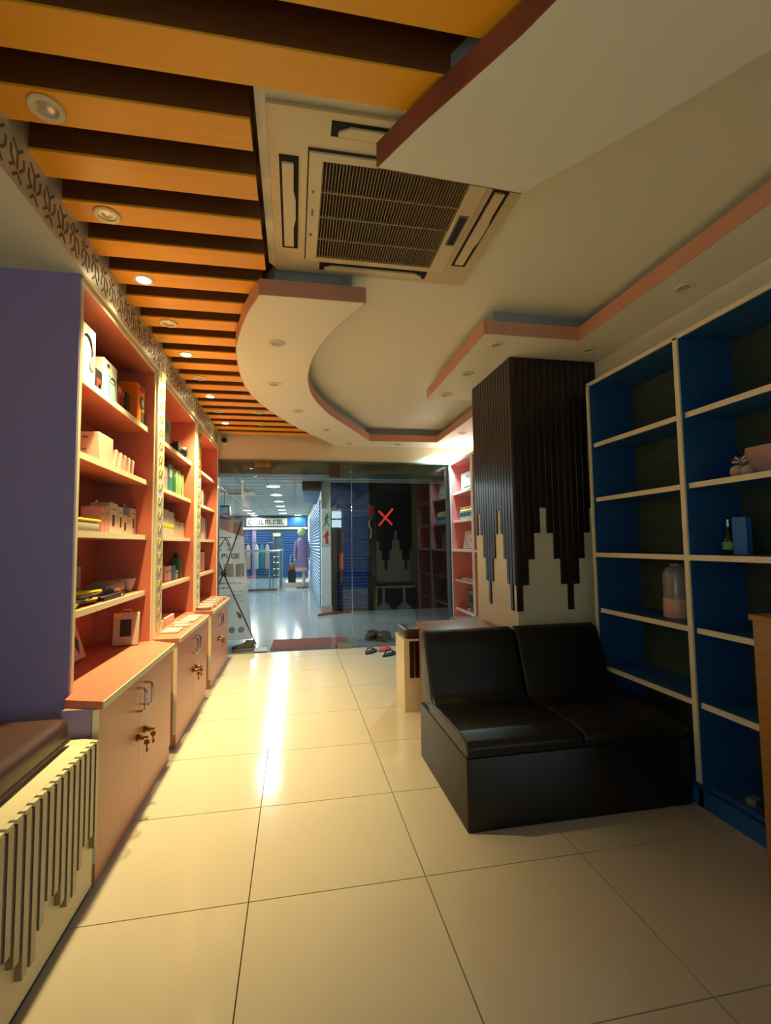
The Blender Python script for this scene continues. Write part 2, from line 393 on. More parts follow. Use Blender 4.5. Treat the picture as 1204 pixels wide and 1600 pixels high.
# corridor shell
tag(box(-5, 5, 7.335, 24.2, -.12, -.004).build('floor_corridor', 'corr_floor'), kind='structure')
cc = tag(box(-5, 5, 7.9, 24.2, 3.0, 3.15).build('ceiling_corridor', 'corr_ceiling'), 'pale tiled corridor ceiling beyond the glass', kind='structure')
jm = MB()
for i in range(-7, 8): jm.box(i*.62-.006, i*.62+.006, 8, 24, 2.992, 3.0)
for j in range(0, 25): jm.box(-4.8, 4.8, 8.2+j*.64-.006, 8.2+j*.64+.006, 2.993, 3.0)
tag(jm.build('ceiling_joints', 'grey', cc), kind='stuff')
tag(box(-5, 5, 7.5, 7.9, 2.64, 3.4).build('wall_corridor_header', 'header_reflect'), kind='structure')
tag(box(-5, -4.85, 7.5, 24.2, 0, 3.0).build('wall_corridor_left', 'corr_wall'), kind='structure')
tag(box(-5, 5, 24.0, 24.2, 0, 3.0).build('wall_corridor_end', 'corr_wall'), kind='structure')
tag(box(1.72, 5, 11.25, 11.5, 0, 3.0).build('wall_corridor_dark', 'darkstone'), 'dark stone wall across the corridor', kind='structure')
tag(box(4.85, 5, 7.5, 11.25, 0, 3.0).build('wall_corridor_right', 'darkstone'), kind='structure')
tag(box(3.0, 5, 7.3, 7.5, 0, 3.0).build('wall_corridor_near', 'darkstone'), kind='structure')
tag(box(-5, -1.495, 7.3, 7.5, 0, 3.0).build('wall_corridor_near_left', 'corr_wall'), kind='structure')

# ================================================================== COLUMN
LV = {0: 1.0, 1: 1.205, 2: 1.41, 3: 1.62, 4: 1.825}
def level(i, c):
    d = abs(i-c) % 8; return LV[min(d, 8-d)]
co = tag(box(1.736, 2.534, 3.591, 4.429, 0, 3.064).build('column', 'cream'), 'square column with black slats ending in a stepped skyline', kind='structure')
for i in range(14):
    x0 = 1.728+.0554*i; z = level(i, 8)
    a = box(x0+.003, x0+.0515, 3.58, 3.591, z, 3.063).build('slat', 'blackslat', co, bevel=.004, seg=1)
    box(x0, x0+.0554, 3.587, 3.5908, z, 3.063).build('backing_strip', 'black', a)
    a = box(x0+.003, x0+.0515, 4.429, 4.44, level(i, 3), 3.063).build('slat', 'blackslat', co, bevel=.004, seg=1)
    box(x0, x0+.0554, 4.4292, 4.433, level(i, 3), 3.063).build('backing_strip', 'black', a)
for i in range(15):
    y0 = 3.59+.0556*i; z = level(i, 1)
    a = box(1.725, 1.736, y0+.003, y0+.0515, z, 3.063).build('slat', 'blackslat', co, bevel=.004, seg=1)
    box(1.732, 1.7358, y0, y0+.0556, z, 3.063).build('backing_strip', 'black', a)

# ================================================================== LEFT SHELVING
ZS = [2.485, 2.07, 1.645, 1.22]
UN = [(2.67, 4.05), (4.255, 5.64), (5.87, 7.23)]
UNAME = ['nearest', 'middle', 'farthest']
for u, (ya, yb) in enumerate(UN):
    r = thing('bookcase', 'open salmon bookcase with cream shelf edges, %s of the three on the left wall' % UNAME[u], 'bookcase', (-1.28, (ya+yb)/2, .836), 'salmon bookcases along the left wall')
    box(-1.49, -1.475, ya, yb, .836, 2.97).build('back_panel', 'salmon', r)
    for y0, y1 in ((ya, ya+.03), (yb-.03, yb)):
        sp = box(-1.475, -1.094, y0, y1, .836, 2.97).build('side_panel', 'salmon', r)
        box(-1.094, -1.086, y0, y1, .836, 2.97).build('edge_band', 'edgeband', sp)
    tp = box(-1.475, -1.094, ya+.03, yb-.03, 2.935, 2.97).build('top_panel', 'salmon', r)
    box(-1.094, -1.086, ya+.03, yb-.03, 2.935, 2.97).build('edge_band', 'edgeband', tp)
    for z in ZS:
        sh = box(-1.475, -1.138, ya+.03, yb-.03, z-.036, z).build('shelf', 'salmon', r)
        box(-1.138, -1.128, ya+.03, yb-.03, z-.036, z).build('edge_band', 'edgeband', sh)
# near end panel going down to the floor (cream front edge)
# decorative strips between the units
def vmotif():
    m = MB()
    for a, b in [((-.03, -.03), (.0, .0)), ((.0, .0), (.03, .03)), ((-.03, .03), (-.012, .012)), ((.012, -.012), (.03, -.03)), ((-.045, -.035), (-.045, .01)), ((.045, -.01), (.045, .035))]:
        m.stroke(a, b, .011, -1.0685, -1.066, 'x')
    return m
vm = None
for u, (y0, y1, BT) in enumerate([(4.05, 4.255, .8405), (5.64, 5.87, .8455)]):
    r = tag(box(-1.2, -1.07, y0+.002, y1-.002, BT, 2.97).build('decorative_pilaster', 'champagne', org=(-1.2, y0, 0)),
            'champagne metal pilaster strip with embossed pattern, %s' % ('between nearest and middle bookcases' if u == 0 else 'between middle and farthest bookcases'), 'pilaster', 'patterned strips between the bookcases')
    for j in range(19):
        if vm is None: vm = vmotif().build('embossed_motif', 'gold_motif', r, org=(0, 0, 0)); o = vm
        else: o = inst(vm, 'embossed_motif', r, (0, 0, 0))
        o.parent = r; o.location = ((1.2)*K, (y1-y0)/2*K, (.916+.112*j)*K)
# base cabinets
BC = [(2.52, 3.86, .835, 3.13), (4.05, 5.33, .84, 4.66), (5.60, 6.97, .845, 6.1)]
def handle_mesh():
    return MB().tube([(-.898, 0, 0), (-.862, 0, 0), (-.852, 0, -.012), (-.85, 0, -.03), (-.85, 0, -.10), (-.852, 0, -.118), (-.862, 0, -.13), (-.898, 0, -.13)], .0075, 8)
def lock_mesh(): return MB().lathe([(.02, 0), (.02, .012), (.014, .014), (.014, .04), (.001, .041)], (-.898, 0, 0), 14, axis='x')
def key_mesh():
    m = MB(); m.box(-.868, -.838, -.002, .002, -.006, .006); m.lathe([(.016, -.002), (.016, .002)], (-.846, 0, -.028), 12, axis='y'); m.box(-.850, -.842, -.002, .002, -.085, -.04); m.box(-.842, -.836, -.002, .002, -.078, -.062); return m
for u, (ya, yb, zt, ys) in enumerate(BC):
    un0, un1 = UN[u]
    r = thing('base_cabinet', 'pinkish-brown two-door base cabinet with chrome handles, %s of the three on the left' % UNAME[u], 'cabinet', (-1.2, (ya+yb)/2, 0), 'base cabinets under the bookcases')
    body = MB().box(-1.48, -.93, ya+.005 if u else 2.68, yb-.005, 0, zt-.036)
    if u == 0: body.box(-1.06, -.93, ya+.005, 2.68, 0, zt-.036)
    body.box(-.93, -.905, ya+.005, yb-.005, 0, .10); body.build('body', 'door_laminate', r)
    pol = [(-.88, ya-.02), (-.88, yb), (-1.065, min(yb+.15, un1)), (-1.07, un1-.002), (-1.488, un1-.002), (-1.488, un0+.002), (-1.09, un0+.002), (-1.09, ya-.02)]
    if u == 0: pol[-2] = (-1.084, 2.672); pol[-3] = (-1.488, 2.672); pol[-1] = (-1.07, ya+.05)
    if u == 0: box(-1.062, -.932, ya+.001, ya+.006, 0, zt-.036).build('side_panel', 'purple', r)
    top = MB().prism(pol, zt-.034, zt).build('countertop', 'salmon', r)
    box(-.88, -.874, ya-.02, yb, zt-.034, zt).build('edge_band', 'edgeband', top)
    for s, (d0, d1) in enumerate(((ya, ys-.002), (ys+.002, yb))):
        dr = box(-.928, -.9, d0, d1, .105, zt-.04).build('door', 'door_laminate', r)
        if s == 0: box(-.928, -.9, ya-.003, ya, .105, zt-.04).build('edge_band', 'edgeband', dr)
        yh = ys+(-.065 if s == 0 else .065)
        h = handle_mesh().xf(Matrix.Translation((0, yh, .735))).build('handle', 'chrome', dr, org=r['_org'], smooth=True)
        l = lock_mesh().xf(Matrix.Translation((0, yh+.02, .45))).build('lock', 'brass', dr, org=r['_org'], smooth=True)
        k = key_mesh().xf(Matrix.Translation((0, yh+.02, .45))).build('key', 'brass', dr, org=r['_org'])

# ================================================================== LEFT BENCH
bn = thing('slatted_bench', 'cream bench with dark slatted front and brown leather cushion by the purple wall', 'bench', (-1.3, 1.5, 0))
box(-1.95, -.905, .3, 2.49, .03, .66).build('body', 'creamboard', bn)
box(-1.94, -.915, .31, 2.485, 0, .03).build('plinth', 'darkgrey', bn)
HB = {0: .14, 1: .215, 2: .28}
zb = [.213, .28, .281, .217, .146, .147, .19, .26, .278, .216, .138, .137, .215, .274, .215, .138, .137, .2, .28, .28, .215, .14, .14, .21, .28, .28, .215, .14, .14, .21, .28, .215]
for i in range(32):
    yc = 2.463-.0525*i
    box(-.905, -.882, yc-.0155, yc+.0155, zb[i], .662).build('slat', 'benchslat', bn)
    if i < 31: box(-.9052, -.8845, yc-.0369, yc-.0156, max(zb[i], zb[i+1])+.01, .660).build('dark_groove', 'black', bn)
rim = MB().box(-1.95, -.905, .3, 2.49, .66, .676)
for i in range(34): rim.box(-.906, -.884, 2.463-.0525*i-.0175, 2.463-.0525*i+.0175, .662, .676)
rim.build('top_rim', 'edgeband', bn)
box(-1.93, -.985, .34, 2.44, .676, .80).build('cushion', 'brownleather', bn, bevel=.05, seg=4)
pp = MB(); pp.tube([(-.988, .36, .70), (-.988, 2.43, .70)], .008, 6); pp.build('piping', 'brownleather', bn)

# ================================================================== SOFA
sf = thing('sofa', 'black leather two-seat armless sofa with sloped back', 'sofa', (1.6, 3.0, 0))
XS0, XS1, XM = .905, 2.29, 1.605
box(XS0, XS1, 2.545, 3.52, .0, .385).build('base', 'leather', sf, bevel=.012)
for a, b in ((XS0, XM), (XM, XS1)):
    c = MB().prism([(2.545, .386), (2.535, .44), (2.56, .468), (2.66, .485), (3.0, .478), (3.3, .46), (3.3, .386)], a+.004, b-.004, 'x').build('seat_cushion', 'leather', sf, bevel=.014, seg=3)
    MB().prism([(3.17, .45), (3.235, .50), (3.36, .84), (3.395, .90), (3.45, .92), (3.495, .895), (3.50, .45)], a+.006, b-.006, 'x').build('back_cushion', 'leather', sf, bevel=.022, seg=3)
MB().prism([(3.26, .386), (3.44, .885), (3.52, .885), (3.52, .386)], XS0+.02, XS1-.02, 'x').build('back_frame', 'leather', sf, bevel=.008)
for x in (XS0+.004, XS1-.012): MB().tube([(x+.004, 2.56, .39), (x+.004, 3.28, .39)], .006, 6).build('piping', 'leather', sf)

# wooden table behind the sofa
tb = thing('wooden_side_table', 'reddish-brown wooden table standing behind the black sofa', 'table', (1.4, 4.1, 0))
t = box(1.10, 1.715, 3.62, 4.37, .79, .832).build('table_top', 'wood', tb, bevel=.004)
box(1.12, 1.15, 3.64, 4.35, 0, .79).build('side_panel', 'wood', tb); box(1.67, 1.70, 3.64, 4.35, 0, .79).build('side_panel', 'wood', tb)
box(1.15, 1.67, 4.30, 4.33, .12, .79).build('modesty_panel', 'wood', tb)
# slatted stool
st = thing('slatted_stool', 'small cream stool with dark slats and brown cushion beside the table', 'stool', (1.22, 4.6, 0))
box(.995, 1.47, 4.43, 4.80, .0, .645).build('body', 'creamboard', st, bevel=.004)
for i, z in enumerate([.31, .31, .245, .18, .18, .245, .31, .31]):
    box(1.045+.052*i, 1.045+.052*i+.042, 4.41, 4.43, z, .645).build('slat', 'blackslat', st, bevel=.002, seg=1)
box(.99, 1.475, 4.408, 4.805, .645, .66).build('rim', 'edgeband', st)
box(1.005, 1.46, 4.43, 4.79, .66, .755).build('cushion', 'brownleather', st, bevel=.045, seg=4)
# bench behind the column (seen mirrored in the glass)
b2 = thing('slatted_box_seat', 'cream slatted box seat behind the column facing the glass', 'bench', (2.0, 4.8, 0))
box(1.61, 2.42, 4.55, 5.02, 0, .70).build('body', 'cream', b2)
for i in range(15):
    d = abs(i-6) % 8; d = min(d, 8-d)
    if d != 4: box(1.63+.0525*i, 1.63+.0525*i+.044, 5.02, 5.04, [.2, .25, .31, .36, .5][d], .66).build('slat', 'blackslat', b2)
box(1.62, 2.41, 4.57, 5.0, .70, .76).build('cushion', 'brownleather', b2, bevel=.025, seg=3)

# ================================================================== BLUE BOOKCASE
bb = thing('blue_bookcase', 'tall navy blue open bookcase with tan edges on the right wall', 'bookcase', (2.5, 2.3, 0))
ZR = [2.322, 1.89, 1.459, 1.028, .595, .13]
box(2.70, 2.733, .7, 3.43, .03, 2.785).build('back_panel', 'darkwall', bb)
for y0, y1, full in ((3.405, 3.432, 0), (2.495, 2.528, 0), (1.585, 1.618, 0), (.70, .73, 0)):
    p = box(2.318, 2.70, y0, y1, .0, 2.785).build('upright', 'navy', bb); box(2.306, 2.318, y0, y1, .14 if y0 < 3 else .14, 2.795).build('edge_band', 'edgeband', p)
p = box(2.318, 2.70, .7, 3.432, 2.785, 2.81).build('top_panel', 'navy', bb); box(2.306, 2.318, .7, 3.432, 2.782, 2.81).build('edge_band', 'edgeband', p)
for (a, b) in ((2.528, 3.405), (1.618, 2.495), (.73, 1.585)):
    for k, z in enumerate(ZR):
        ins = 0 if k == 2 else .032
        p = box(2.318+ins, 2.70, a, b, z-.03, z).build('shelf', 'navy', bb)
        if k < 5: box(2.306+ins, 2.318+ins, a, b, z-.032, z).build('edge_band', 'edgeband', p)
box(2.318, 2.34, .7, 3.432, 0, .10).build('plinth', 'navy', bb)

# wooden counter on the right edge
wd = thing('wooden_counter', 'tall wood-grain counter end at the right edge of the view', 'counter', (2.12, 1.45, 0))
box(1.99, 2.29, 1.0, 1.82, 0, 1.19).build('carcass', 'wood_grain', wd, bevel=.004)
box(1.98, 2.30, .99, 1.83, 1.19, 1.215).build('top', 'wood_grain', wd, bevel=.004)

# ================================================================== PINK SHELVES, RIGHT
for u, (ya, yb) in enumerate([(6.27, 7.2), (5.31, 6.262)]):
    r = thing('pink_bookcase', ['pink bookcase with white edges between column and glass front', 'pink bookcase hidden behind the column, next to the glass-side one'][u], 'bookcase', (2.6, (ya+yb)/2, 0), 'pink bookcases on the right')
    box(2.72, 2.735, ya, yb, 0, 2.80).build('back_panel', 'salmon_coollit', r)
    for y0, y1 in ((ya, ya+.035), (yb-.035, yb)):
        p = box(2.41, 2.72, y0, y1, 0, 2.80).build('side_panel', 'salmon_coollit', r); box(2.40, 2.41, y0, y1, 0, 2.80).build('edge_band', 'white', p)
    p = box(2.41, 2.72, ya+.035, yb-.035, 2.765, 2.80).build('top_panel', 'salmon_coollit', r); box(2.40, 2.41, ya+.035, yb-.035, 2.765, 2.80).build('edge_band', 'white', p)
    for k, z in enumerate([2.326, 1.896, 1.454, 1.0, .56, .1]):
        ins = .0 if k == 2 else .04
        p = box(2.41+ins, 2.72, ya+.035, yb-.035, z-.035, z).build('shelf', 'salmon_coollit', r); box(2.40+ins, 2.41+ins, ya+.035, yb-.035, z-.035, z).build('edge_band', 'white', p)

# ================================================================== AIR CONDITIONER
ac = thing('ceiling_cassette', 'square ceiling cassette air conditioner with brown-stained grille', 'air conditioner', (.49, 2.36, 3.272))
pan = MB(); Zp = 3.24
def frame(m, x0, x1, y0, y1, hx0, hx1, hy0, hy1, z0, z1):
    m.box(x0, hx0, y0, y1, z0, z1); m.box(hx1, x1, y0, y1, z0, z1); m.box(hx0, hx1, y0, hy0, z0, z1); m.box(hx0, hx1, hy1, y1, z0, z1)
box(-.11, 1.095, 1.79, 2.935, Zp+.01, 3.271).build('panel', 'plastic', ac, bevel=.008)
fm = MB(); frame(fm, .066, .905, 1.98, 2.775, .125, .815, 2.02, 2.735, Zp-.008, Zp+.012); fm.build('grille_frame', 'plastic', ac)
sm = MB()
for a in ((.066, .905, 1.972, 1.98), (.066, .905, 2.775, 2.782), (.059, .066, 1.972, 2.782), (.905, .911, 1.972, 2.782)): sm.box(a[0], a[1], a[2], a[3], Zp+.002, Zp+.011)
sm.build('seam', 'brownframe', ac)
box(.125, .815, 2.02, 2.735, Zp+.006, Zp+.012).build('filter', 'acdark', ac)
gv = MB()
for i in range(46): gv.box(.1265+.015*i, .1265+.015*i+.0038, 2.02, 2.735, Zp-.012, Zp+.004)
tag(gv.build('grille_vanes', 'vane', ac), kind='stuff')
for y in (2.20, 2.375, 2.555): box(.125, .815, y-.004, y+.004, Zp-.014, Zp-.006).build('grille_bar', 'vane', ac)
def louver(x0, x1, y0, y1, horiz):
    box(x0, x1, y0, y1, Zp+.004, Zp+.012).build('air_slot', 'acdark', ac)
    if horiz: q = MB().prism([(x0+.03, (y0+y1)/2+.004), (x0+.08, y0+.012), (x1-.08, y0+.012), (x1-.03, (y0+y1)/2+.004), (x1-.03, y1-.012), (x0+.03, y1-.012)], Zp-.006, Zp+.006)
    else: q = MB().prism([(x0+.012, y0+.03), (x1-.022, y0+.03), (x1-.022, y0+.2), (x1-.012, y0+.26), (x1-.012, y1-.26), (x1-.022, y1-.2), (x1-.022, y1-.03), (x0+.012, y1-.03)], Zp-.006, Zp+.006)
    q.build('louver_flap', 'plastic', ac)
louver(-.065, .02, 2.03, 2.69, False); louver(.945, 1.03, 2.05, 2.71, False)
louver(.15, .82, 1.825, 1.895, True); louver(.15, .82, 2.81, 2.88, True)
dp = box(.842, .882, 2.26, 2.49, Zp-.012, Zp-.008).build('display', 'black', ac)
frm = MB(); frame(frm, .836, .888, 2.252, 2.498, .843, .881, 2.262, 2.488, Zp-.013, Zp-.009); frm.build('bezel', 'greyprint', dp, org=ac['_org'])
for (x, y, a, b) in ((.085, 2.33, .012, .05), (.083, 2.2, .012, .02), (.08, 2.52, .016, .024)): box(x, x+a, y, y+b, Zp-.0088, Zp-.008).build('mark', 'greyprint', ac)

# ================================================================== DOWNLIGHTS
def dl_meshes(rad):
    ring = MB().lathe([(rad, 0), (rad, -.004), (rad*.92, -.008), (rad*.66, -.006), (rad*.62, .004)], (0, 0, 0), 24, cap=False)
    lens = MB().lathe([(rad*.66, -.001), (rad*.5, .001), (rad*.25, -.003), (.001, -.005)], (0, 0, 0), 20, cap=False)
    return ring, lens
DLM = {}
def downlight(x, y, z, rad, state, label, group):
    r = thing('downlight', label, 'light', (x, y, z), group)
    key = (rad, state)
    if key not in DLM:
        a, b = dl_meshes(rad)
        ra = a.build('trim_ring', 'plastic', r, org=(0, 0, 0), smooth=True)
        le = b.build('lens', {'off': 'lens_off', 'warm': 'lens_warm', 'cool': 'lens_cool'}[state], r, org=(0, 0, 0), smooth=True); DLM[key] = (ra, le)
    else:
        for src, n in zip(DLM[key], ('trim_ring', 'lens')): inst(src, n, r, (0, 0, 0))
    if state != 'off':
        ld = bpy.data.lights.new('downlight_lamp', 'SPOT'); ld.energy = P_WARM if state == 'warm' else P_COOL
        ld.color = WARM if state == 'warm' else CYAN; ld.spot_size = math.radians(88 if state == 'warm' else 150); ld.spot_blend = 1.0; ld.shadow_soft_size = .035
        lo = bpy.data.objects.new('downlight_lamp', ld); COL.objects.link(lo); lo.parent = r; lo.location = (0, 0, -.03)
for j_, k in enumerate((-12, -16)):
    downlight(-.9, 1.878+.2925*k, 3.178, .062, 'warm', 'glowing warm downlight in slat ceiling behind the camera, %s' % ['nearer', 'farther'][j_], 'downlights along the left edge of the slat ceiling')
for k in range(0, 19, 2):
    i = k//2; lit = k in (4, 8, 12, 16)
    lab = '%s downlight in slat ceiling above the bookcases, %s from near end' % ('glowing warm' if lit else 'unlit white', ORD[i])
    downlight(-.9, 1.878+.2925*k, 3.178, .062, 'warm' if lit else 'off', lab, 'downlights along the left edge of the slat ceiling')
for i, (x, k) in enumerate([(-.43, 14), (-.43, 16), (-.43, 18)]):
    downlight(x, 1.878+.2925*k, 3.178, .062, 'off', 'unlit downlight in slat ceiling beside the curved panel, %s from near end' % ORD[i], 'downlights in the second slat ceiling row')
for i, (x, y) in enumerate([(-.125, 3.6), (-.182, 4.54), (.044, 5.434), (.415, 6.275), (.815, 7.12), (1.545, 7.085)]):
    downlight(x, y, 3.064, .06, 'off', 'unlit downlight in the S-curved ceiling panel, %s from the near end' % ORD[i], 'downlights in the curved panel')
for i, (x, y) in enumerate([(1.53, 3.37), (1.528, 4.01), (1.523, 4.63)]):
    downlight(x, y, 3.064, .055, 'off', 'unlit downlight in stepped panel by black column, %s from near end' % ORD[i], 'downlights left of the column')
for i, (x, y) in enumerate([(2.305, 2.41), (2.30, 3.36)]):
    downlight(x, y, 3.064, .055, 'off', 'unlit downlight above the blue bookcase, %s' % ['nearer the camera', 'at its far end'][i], 'downlights above the blue bookcase')
downlight(2.286, 6.26, 3.064, .055, 'off', 'unlit downlight in the panel above the pink bookcase', None)
downlight(2.30, 7.085, 3.064, .055, 'cool', 'glowing white downlight at the corner of the glass front', 'lit white downlights by the glass')
downlight(2.62, 6.95, 3.064, .055, 'cool', 'glowing white downlight directly above the pink bookcase', 'lit white downlights by the glass')

# ================================================================== SHELF GOODS
def carton(name, label, cat, X, Y, z, h, m, prints=(), hang=None, group=None, tilt=0, face='x', yaw=0):
    """box with printed patches; X=(x0,x1), Y=(y0,y1). prints: (face, a0,a1,b0,b1, mat) in 0..1 of that face"""
    x0, x1 = X; y0, y1 = Y; cx, cy = (x0+x1)/2, (y0+y1)/2
    r = thing(name, label, cat, (cx, cy, z), group)
    r.rotation_euler = (0, math.radians(tilt), math.radians(yaw))
    box(x0, x1, y0, y1, z+.001, z+h).build('box_body', m, r, bevel=.003, seg=1)
    for f, a0, a1, b0, b1, pm in prints:
        if f == 'x': q = box(x1, x1+.0015, y0+(y1-y0)*a0, y0+(y1-y0)*a1, z+h*b0, z+h*b1)
        elif f == '-x': q = box(x0-.0015, x0, y0+(y1-y0)*a0, y0+(y1-y0)*a1, z+h*b0, z+h*b1)
        else: q = box(x0+(x1-x0)*a0, x0+(x1-x0)*a1, y0-.0015, y0, z+h*b0, z+h*b1)
        q.build('printed_panel', pm, r)
    if hang:
        q = MB(); wv = .05
        q.tube([(cx, cy-wv/2, z+h), (cx, cy-wv/2, z+h+.02), (cx, cy-wv/4, z+h+.032), (cx, cy+wv/4, z+h+.032), (cx, cy+wv/2, z+h+.02), (cx, cy+wv/2, z+h)], .006, 6)
        q.build('hang_tab', hang, r)
    return r
B1, B2, B3 = 'nearest bookcase', 'middle bookcase', 'farthest bookcase'
S1, S2, S3, S4 = 'on top shelf, ', 'on second shelf, ', 'on third shelf, ', 'on fourth shelf, '
z = ZS[0]
hp = carton('headphone_box', 'tall white headphone box at the near end '+S1+B1, 'box', (-1.30, -1.15), (2.73, 3.03), z, .33, 'white', [('y', .3, .6, .85, .92, 'greyprint')])
ARC = [(-1.149, 2.9+.09*math.cos(a)*.9, z+.17+.10*math.sin(a)) for a in [math.pi*i/10 for i in range(11)]]
MB().tube(ARC, .008, 6).build('printed_panel', 'darkprint', hp)
for yy in (2.9-.08, 2.9+.08): MB().lathe([(.035, 0), (.035, .003)], (-1.149, yy, z+.12), 14, axis='x').build('printed_panel', 'grey', hp)
carton('gadget_box', 'small black box with red picture between two white boxes '+S1+B1, 'box', (-1.26, -1.16), (3.045, 3.165), z, .14, 'black', [('x', .3, .8, .2, .6, 'red'), ('x', .55, .9, .15, .4, 'teal')])
c = carton('earphone_box', 'white cable-picture box beside small black box '+S1+B1, 'box', (-1.36, -1.16), (3.19, 3.41), z, .25, 'white', [('x', .2, .4, .82, .92, 'darkprint'), ('x', .3, .95, .62, .65, 'greyprint'), ('x', .3, .9, .5, .52, 'greyprint'), ('y', .3, .7, .7, .92, 'darkprint')])
MB().tube([(-1.158, 3.27, z+.02), (-1.158, 3.27, z+.13), (-1.158, 3.30, z+.16), (-1.158, 3.35, z+.16), (-1.158, 3.38, z+.13), (-1.158, 3.38, z+.02)], .005, 6).build('printed_panel', 'teal', c)
carton('gadget_box', 'dark red slim box beside the white cable-picture box '+S1+B1, 'box', (-1.28, -1.18), (3.475, 3.56), z, .18, 'red', [('x', .2, .8, .7, .9, 'pinkbox'), ('x', .55, 1, 0, .6, 'black')])
carton('gadget_box', 'red and black slim box second from the orange box '+S1+B1, 'box', (-1.29, -1.19), (3.575, 3.655), z, .17, 'red', [('x', .5, 1, 0, .8, 'black')])
carton('gadget_box', 'black slim box touching the orange box '+S1+B1, 'box', (-1.29, -1.19), (3.69, 3.765), z, .19, 'black', [('x', .2, .8, .6, .8, 'darkgrey')])
c = carton('headphone_box', 'orange headphone box at the far end '+S1+B1, 'box', (-1.42, -1.15), (3.80, 4.0), z, .30, 'orange', [('x', .25, .7, .84, .95, 'red'), ('x', .45, .95, 0, .35, 'darkgrey')])
MB().lathe([(.05, 0), (.05, .003)], (-1.149, 3.91, z+.17), 18, axis='x').build('printed_panel', 'darkprint', c)
MB().lathe([(.03, 0), (.03, .005)], (-1.149, 3.91, z+.17), 18, axis='x').build('printed_panel', 'greyprint', c)
z = ZS[1]
carton('charger_box', 'white cube-like box standing alone '+S2+B1, 'box', (-1.33, -1.17), (3.17, 3.40), z, .19, 'offwhite', [('y', .4, .6, .78, .86, 'greyprint'), ('y', .4, .55, .4, .46, 'greyprint')])
for k in range(5):
    carton('cable_pack', 'thin pinkish pack, %s after the white cube box %s' % (ORD[k], S2+B1), 'pack', (-1.33, -1.19), (3.50+.085*k, 3.53+.085*k), z, .15-.004*k, ['pinkbox', 'offwhite'][k % 2], group='thin packs on the second shelf', yaw=0).rotation_euler = (math.radians(-12), 0, 0)
z = ZS[2]
ob = thing('padded_bag', 'orange plastic bag slumped at the near end '+S3+B1, 'bag', (-1.27, 3.1, z))
ob_m = MB().ring([[(-1.42, 2.74, z+.002), (-1.255, 2.74, z+.002), (-1.255, 3.30, z+.002), (-1.42, 3.30, z+.002)], [(-1.40, 2.76, z+.12), (-1.26, 2.78, z+.10), (-1.26, 3.25, z+.05), (-1.4, 3.2, z+.12)], [(-1.36, 2.8, z+.215), (-1.26, 2.82, z+.20), (-1.26, 3.05, z+.16), (-1.36, 3.05, z+.19)]])
ob_m.build('bag_body', 'orange', ob, smooth=True, subs=2)
yb_ = thing('envelope_stack', 'white folded packs with a bright yellow one on top '+S3+B1, 'pack', (-1.2, 2.95, z))
box(-1.24, -1.13, 2.73, 3.10, z+.001, z+.05).build('pack', 'offwhite', yb_, bevel=.006); box(-1.25, -1.128, 2.72, 3.12, z+.051, z+.072).build('yellow_pack', 'yellow', yb_, bevel=.008)
specs = [('white box half hidden behind the orange bag', (3.31, 3.37), .17, 'pinkbox', None), ('pale box with hang tab beside the orange bag', (3.375, 3.445), .18, 'pinkbox', 'white'),
         ('largest white adapter box', (3.45, 3.60), .205, 'white', None), ('white hang-tab adapter box after the largest', (3.61, 3.71), .19, 'white', 'white'),
         ('low white box with dark square picture', (3.72, 3.79), .14, 'white', None), ('low white box with fine print', (3.795, 3.865), .13, 'offwhite', None),
         ('tall white hang-tab box at the far end', (3.87, 3.99), .20, 'white', 'white')]
for nm, Y, h, m_, hg in specs:
    big = 'largest' in nm or 'hang-tab' in nm
    carton('adapter_box', nm+' '+S3+B1, 'box', (-1.32, -1.20), Y, z, h, m_, [('x', .35, .6, .25, .62, 'darkprint'), ('x', .2, .8, .78, .82, 'greyprint')] if big else ([('x', .2, .7, .2, .6, 'darkprint')] if 'dark' in nm else [('x', .2, .8, .7, .74, 'greyprint')]), hg, 'adapter boxes on the third shelf')
z = ZS[3]
carton('charger_box', 'white hang-tab box at the near end '+S4+B1, 'box', (-1.40, -1.33), (3.02, 3.22), z, .21, 'offwhite', [('x', .4, .6, .3, .5, 'darkprint')], None)
carton('charger_box', 'white patterned hang-tab box second from the near end '+S4+B1, 'box', (-1.40, -1.33), (3.23, 3.37), z, .215, 'offwhite', [('x', .3, .5, .6, .7, 'greyprint'), ('x', .6, .8, .3, .4, 'greyprint')], 'offwhite')
cb = thing('cable_bundle', 'tangled heap of yellow and black cables '+S4+B1, 'cables', (-1.24, 3.0, z))
for k in range(10):
    ph = random.random()*6; pts = []
    for i in range(13):
        a = ph+i*.62; pts.append((-1.24+.075*math.cos(a)+random.uniform(-.012, .012), 3.0+.24*math.sin(a*.9+k)+random.uniform(-.02, .02), z+.012+.006*k+random.uniform(0, .008)))
    MB().tube(pts, .008, 6).build('cable', ['yellow', 'black', 'brass'][k % 3], cb, smooth=True)
cl = thing('plastic_wrap_roll', 'clear crinkled plastic packages '+S4+B1, 'package', (-1.27, 3.66, z))
for k in range(5):
    q = MB(); y0 = 3.44+.075*k
    q.ring([[(-1.27+.06*math.cos(a)*(1+.12*math.sin(3*a+k)), yy, z+.055+.052*math.sin(a)*(1+.1*math.cos(4*a+k))) for a in [2*math.pi*i/12 for i in range(12)]] for yy in (y0, y0+.03, y0+.07)])
    q.build('plastic_pouch', 'clearplastic', cl)
carton('cable_pack', 'flat black pouch lying in front of clear plastic packages '+S4+B1, 'pouch', (-1.22, -1.15), (3.25, 3.62), z, .03, 'black', [('x', .8, .9, .3, .6, 'white')])
cup = thing('glass_bowl', 'small clear glass bowl at the far end '+S4+B1, 'bowl', (-1.24, 3.93, z))
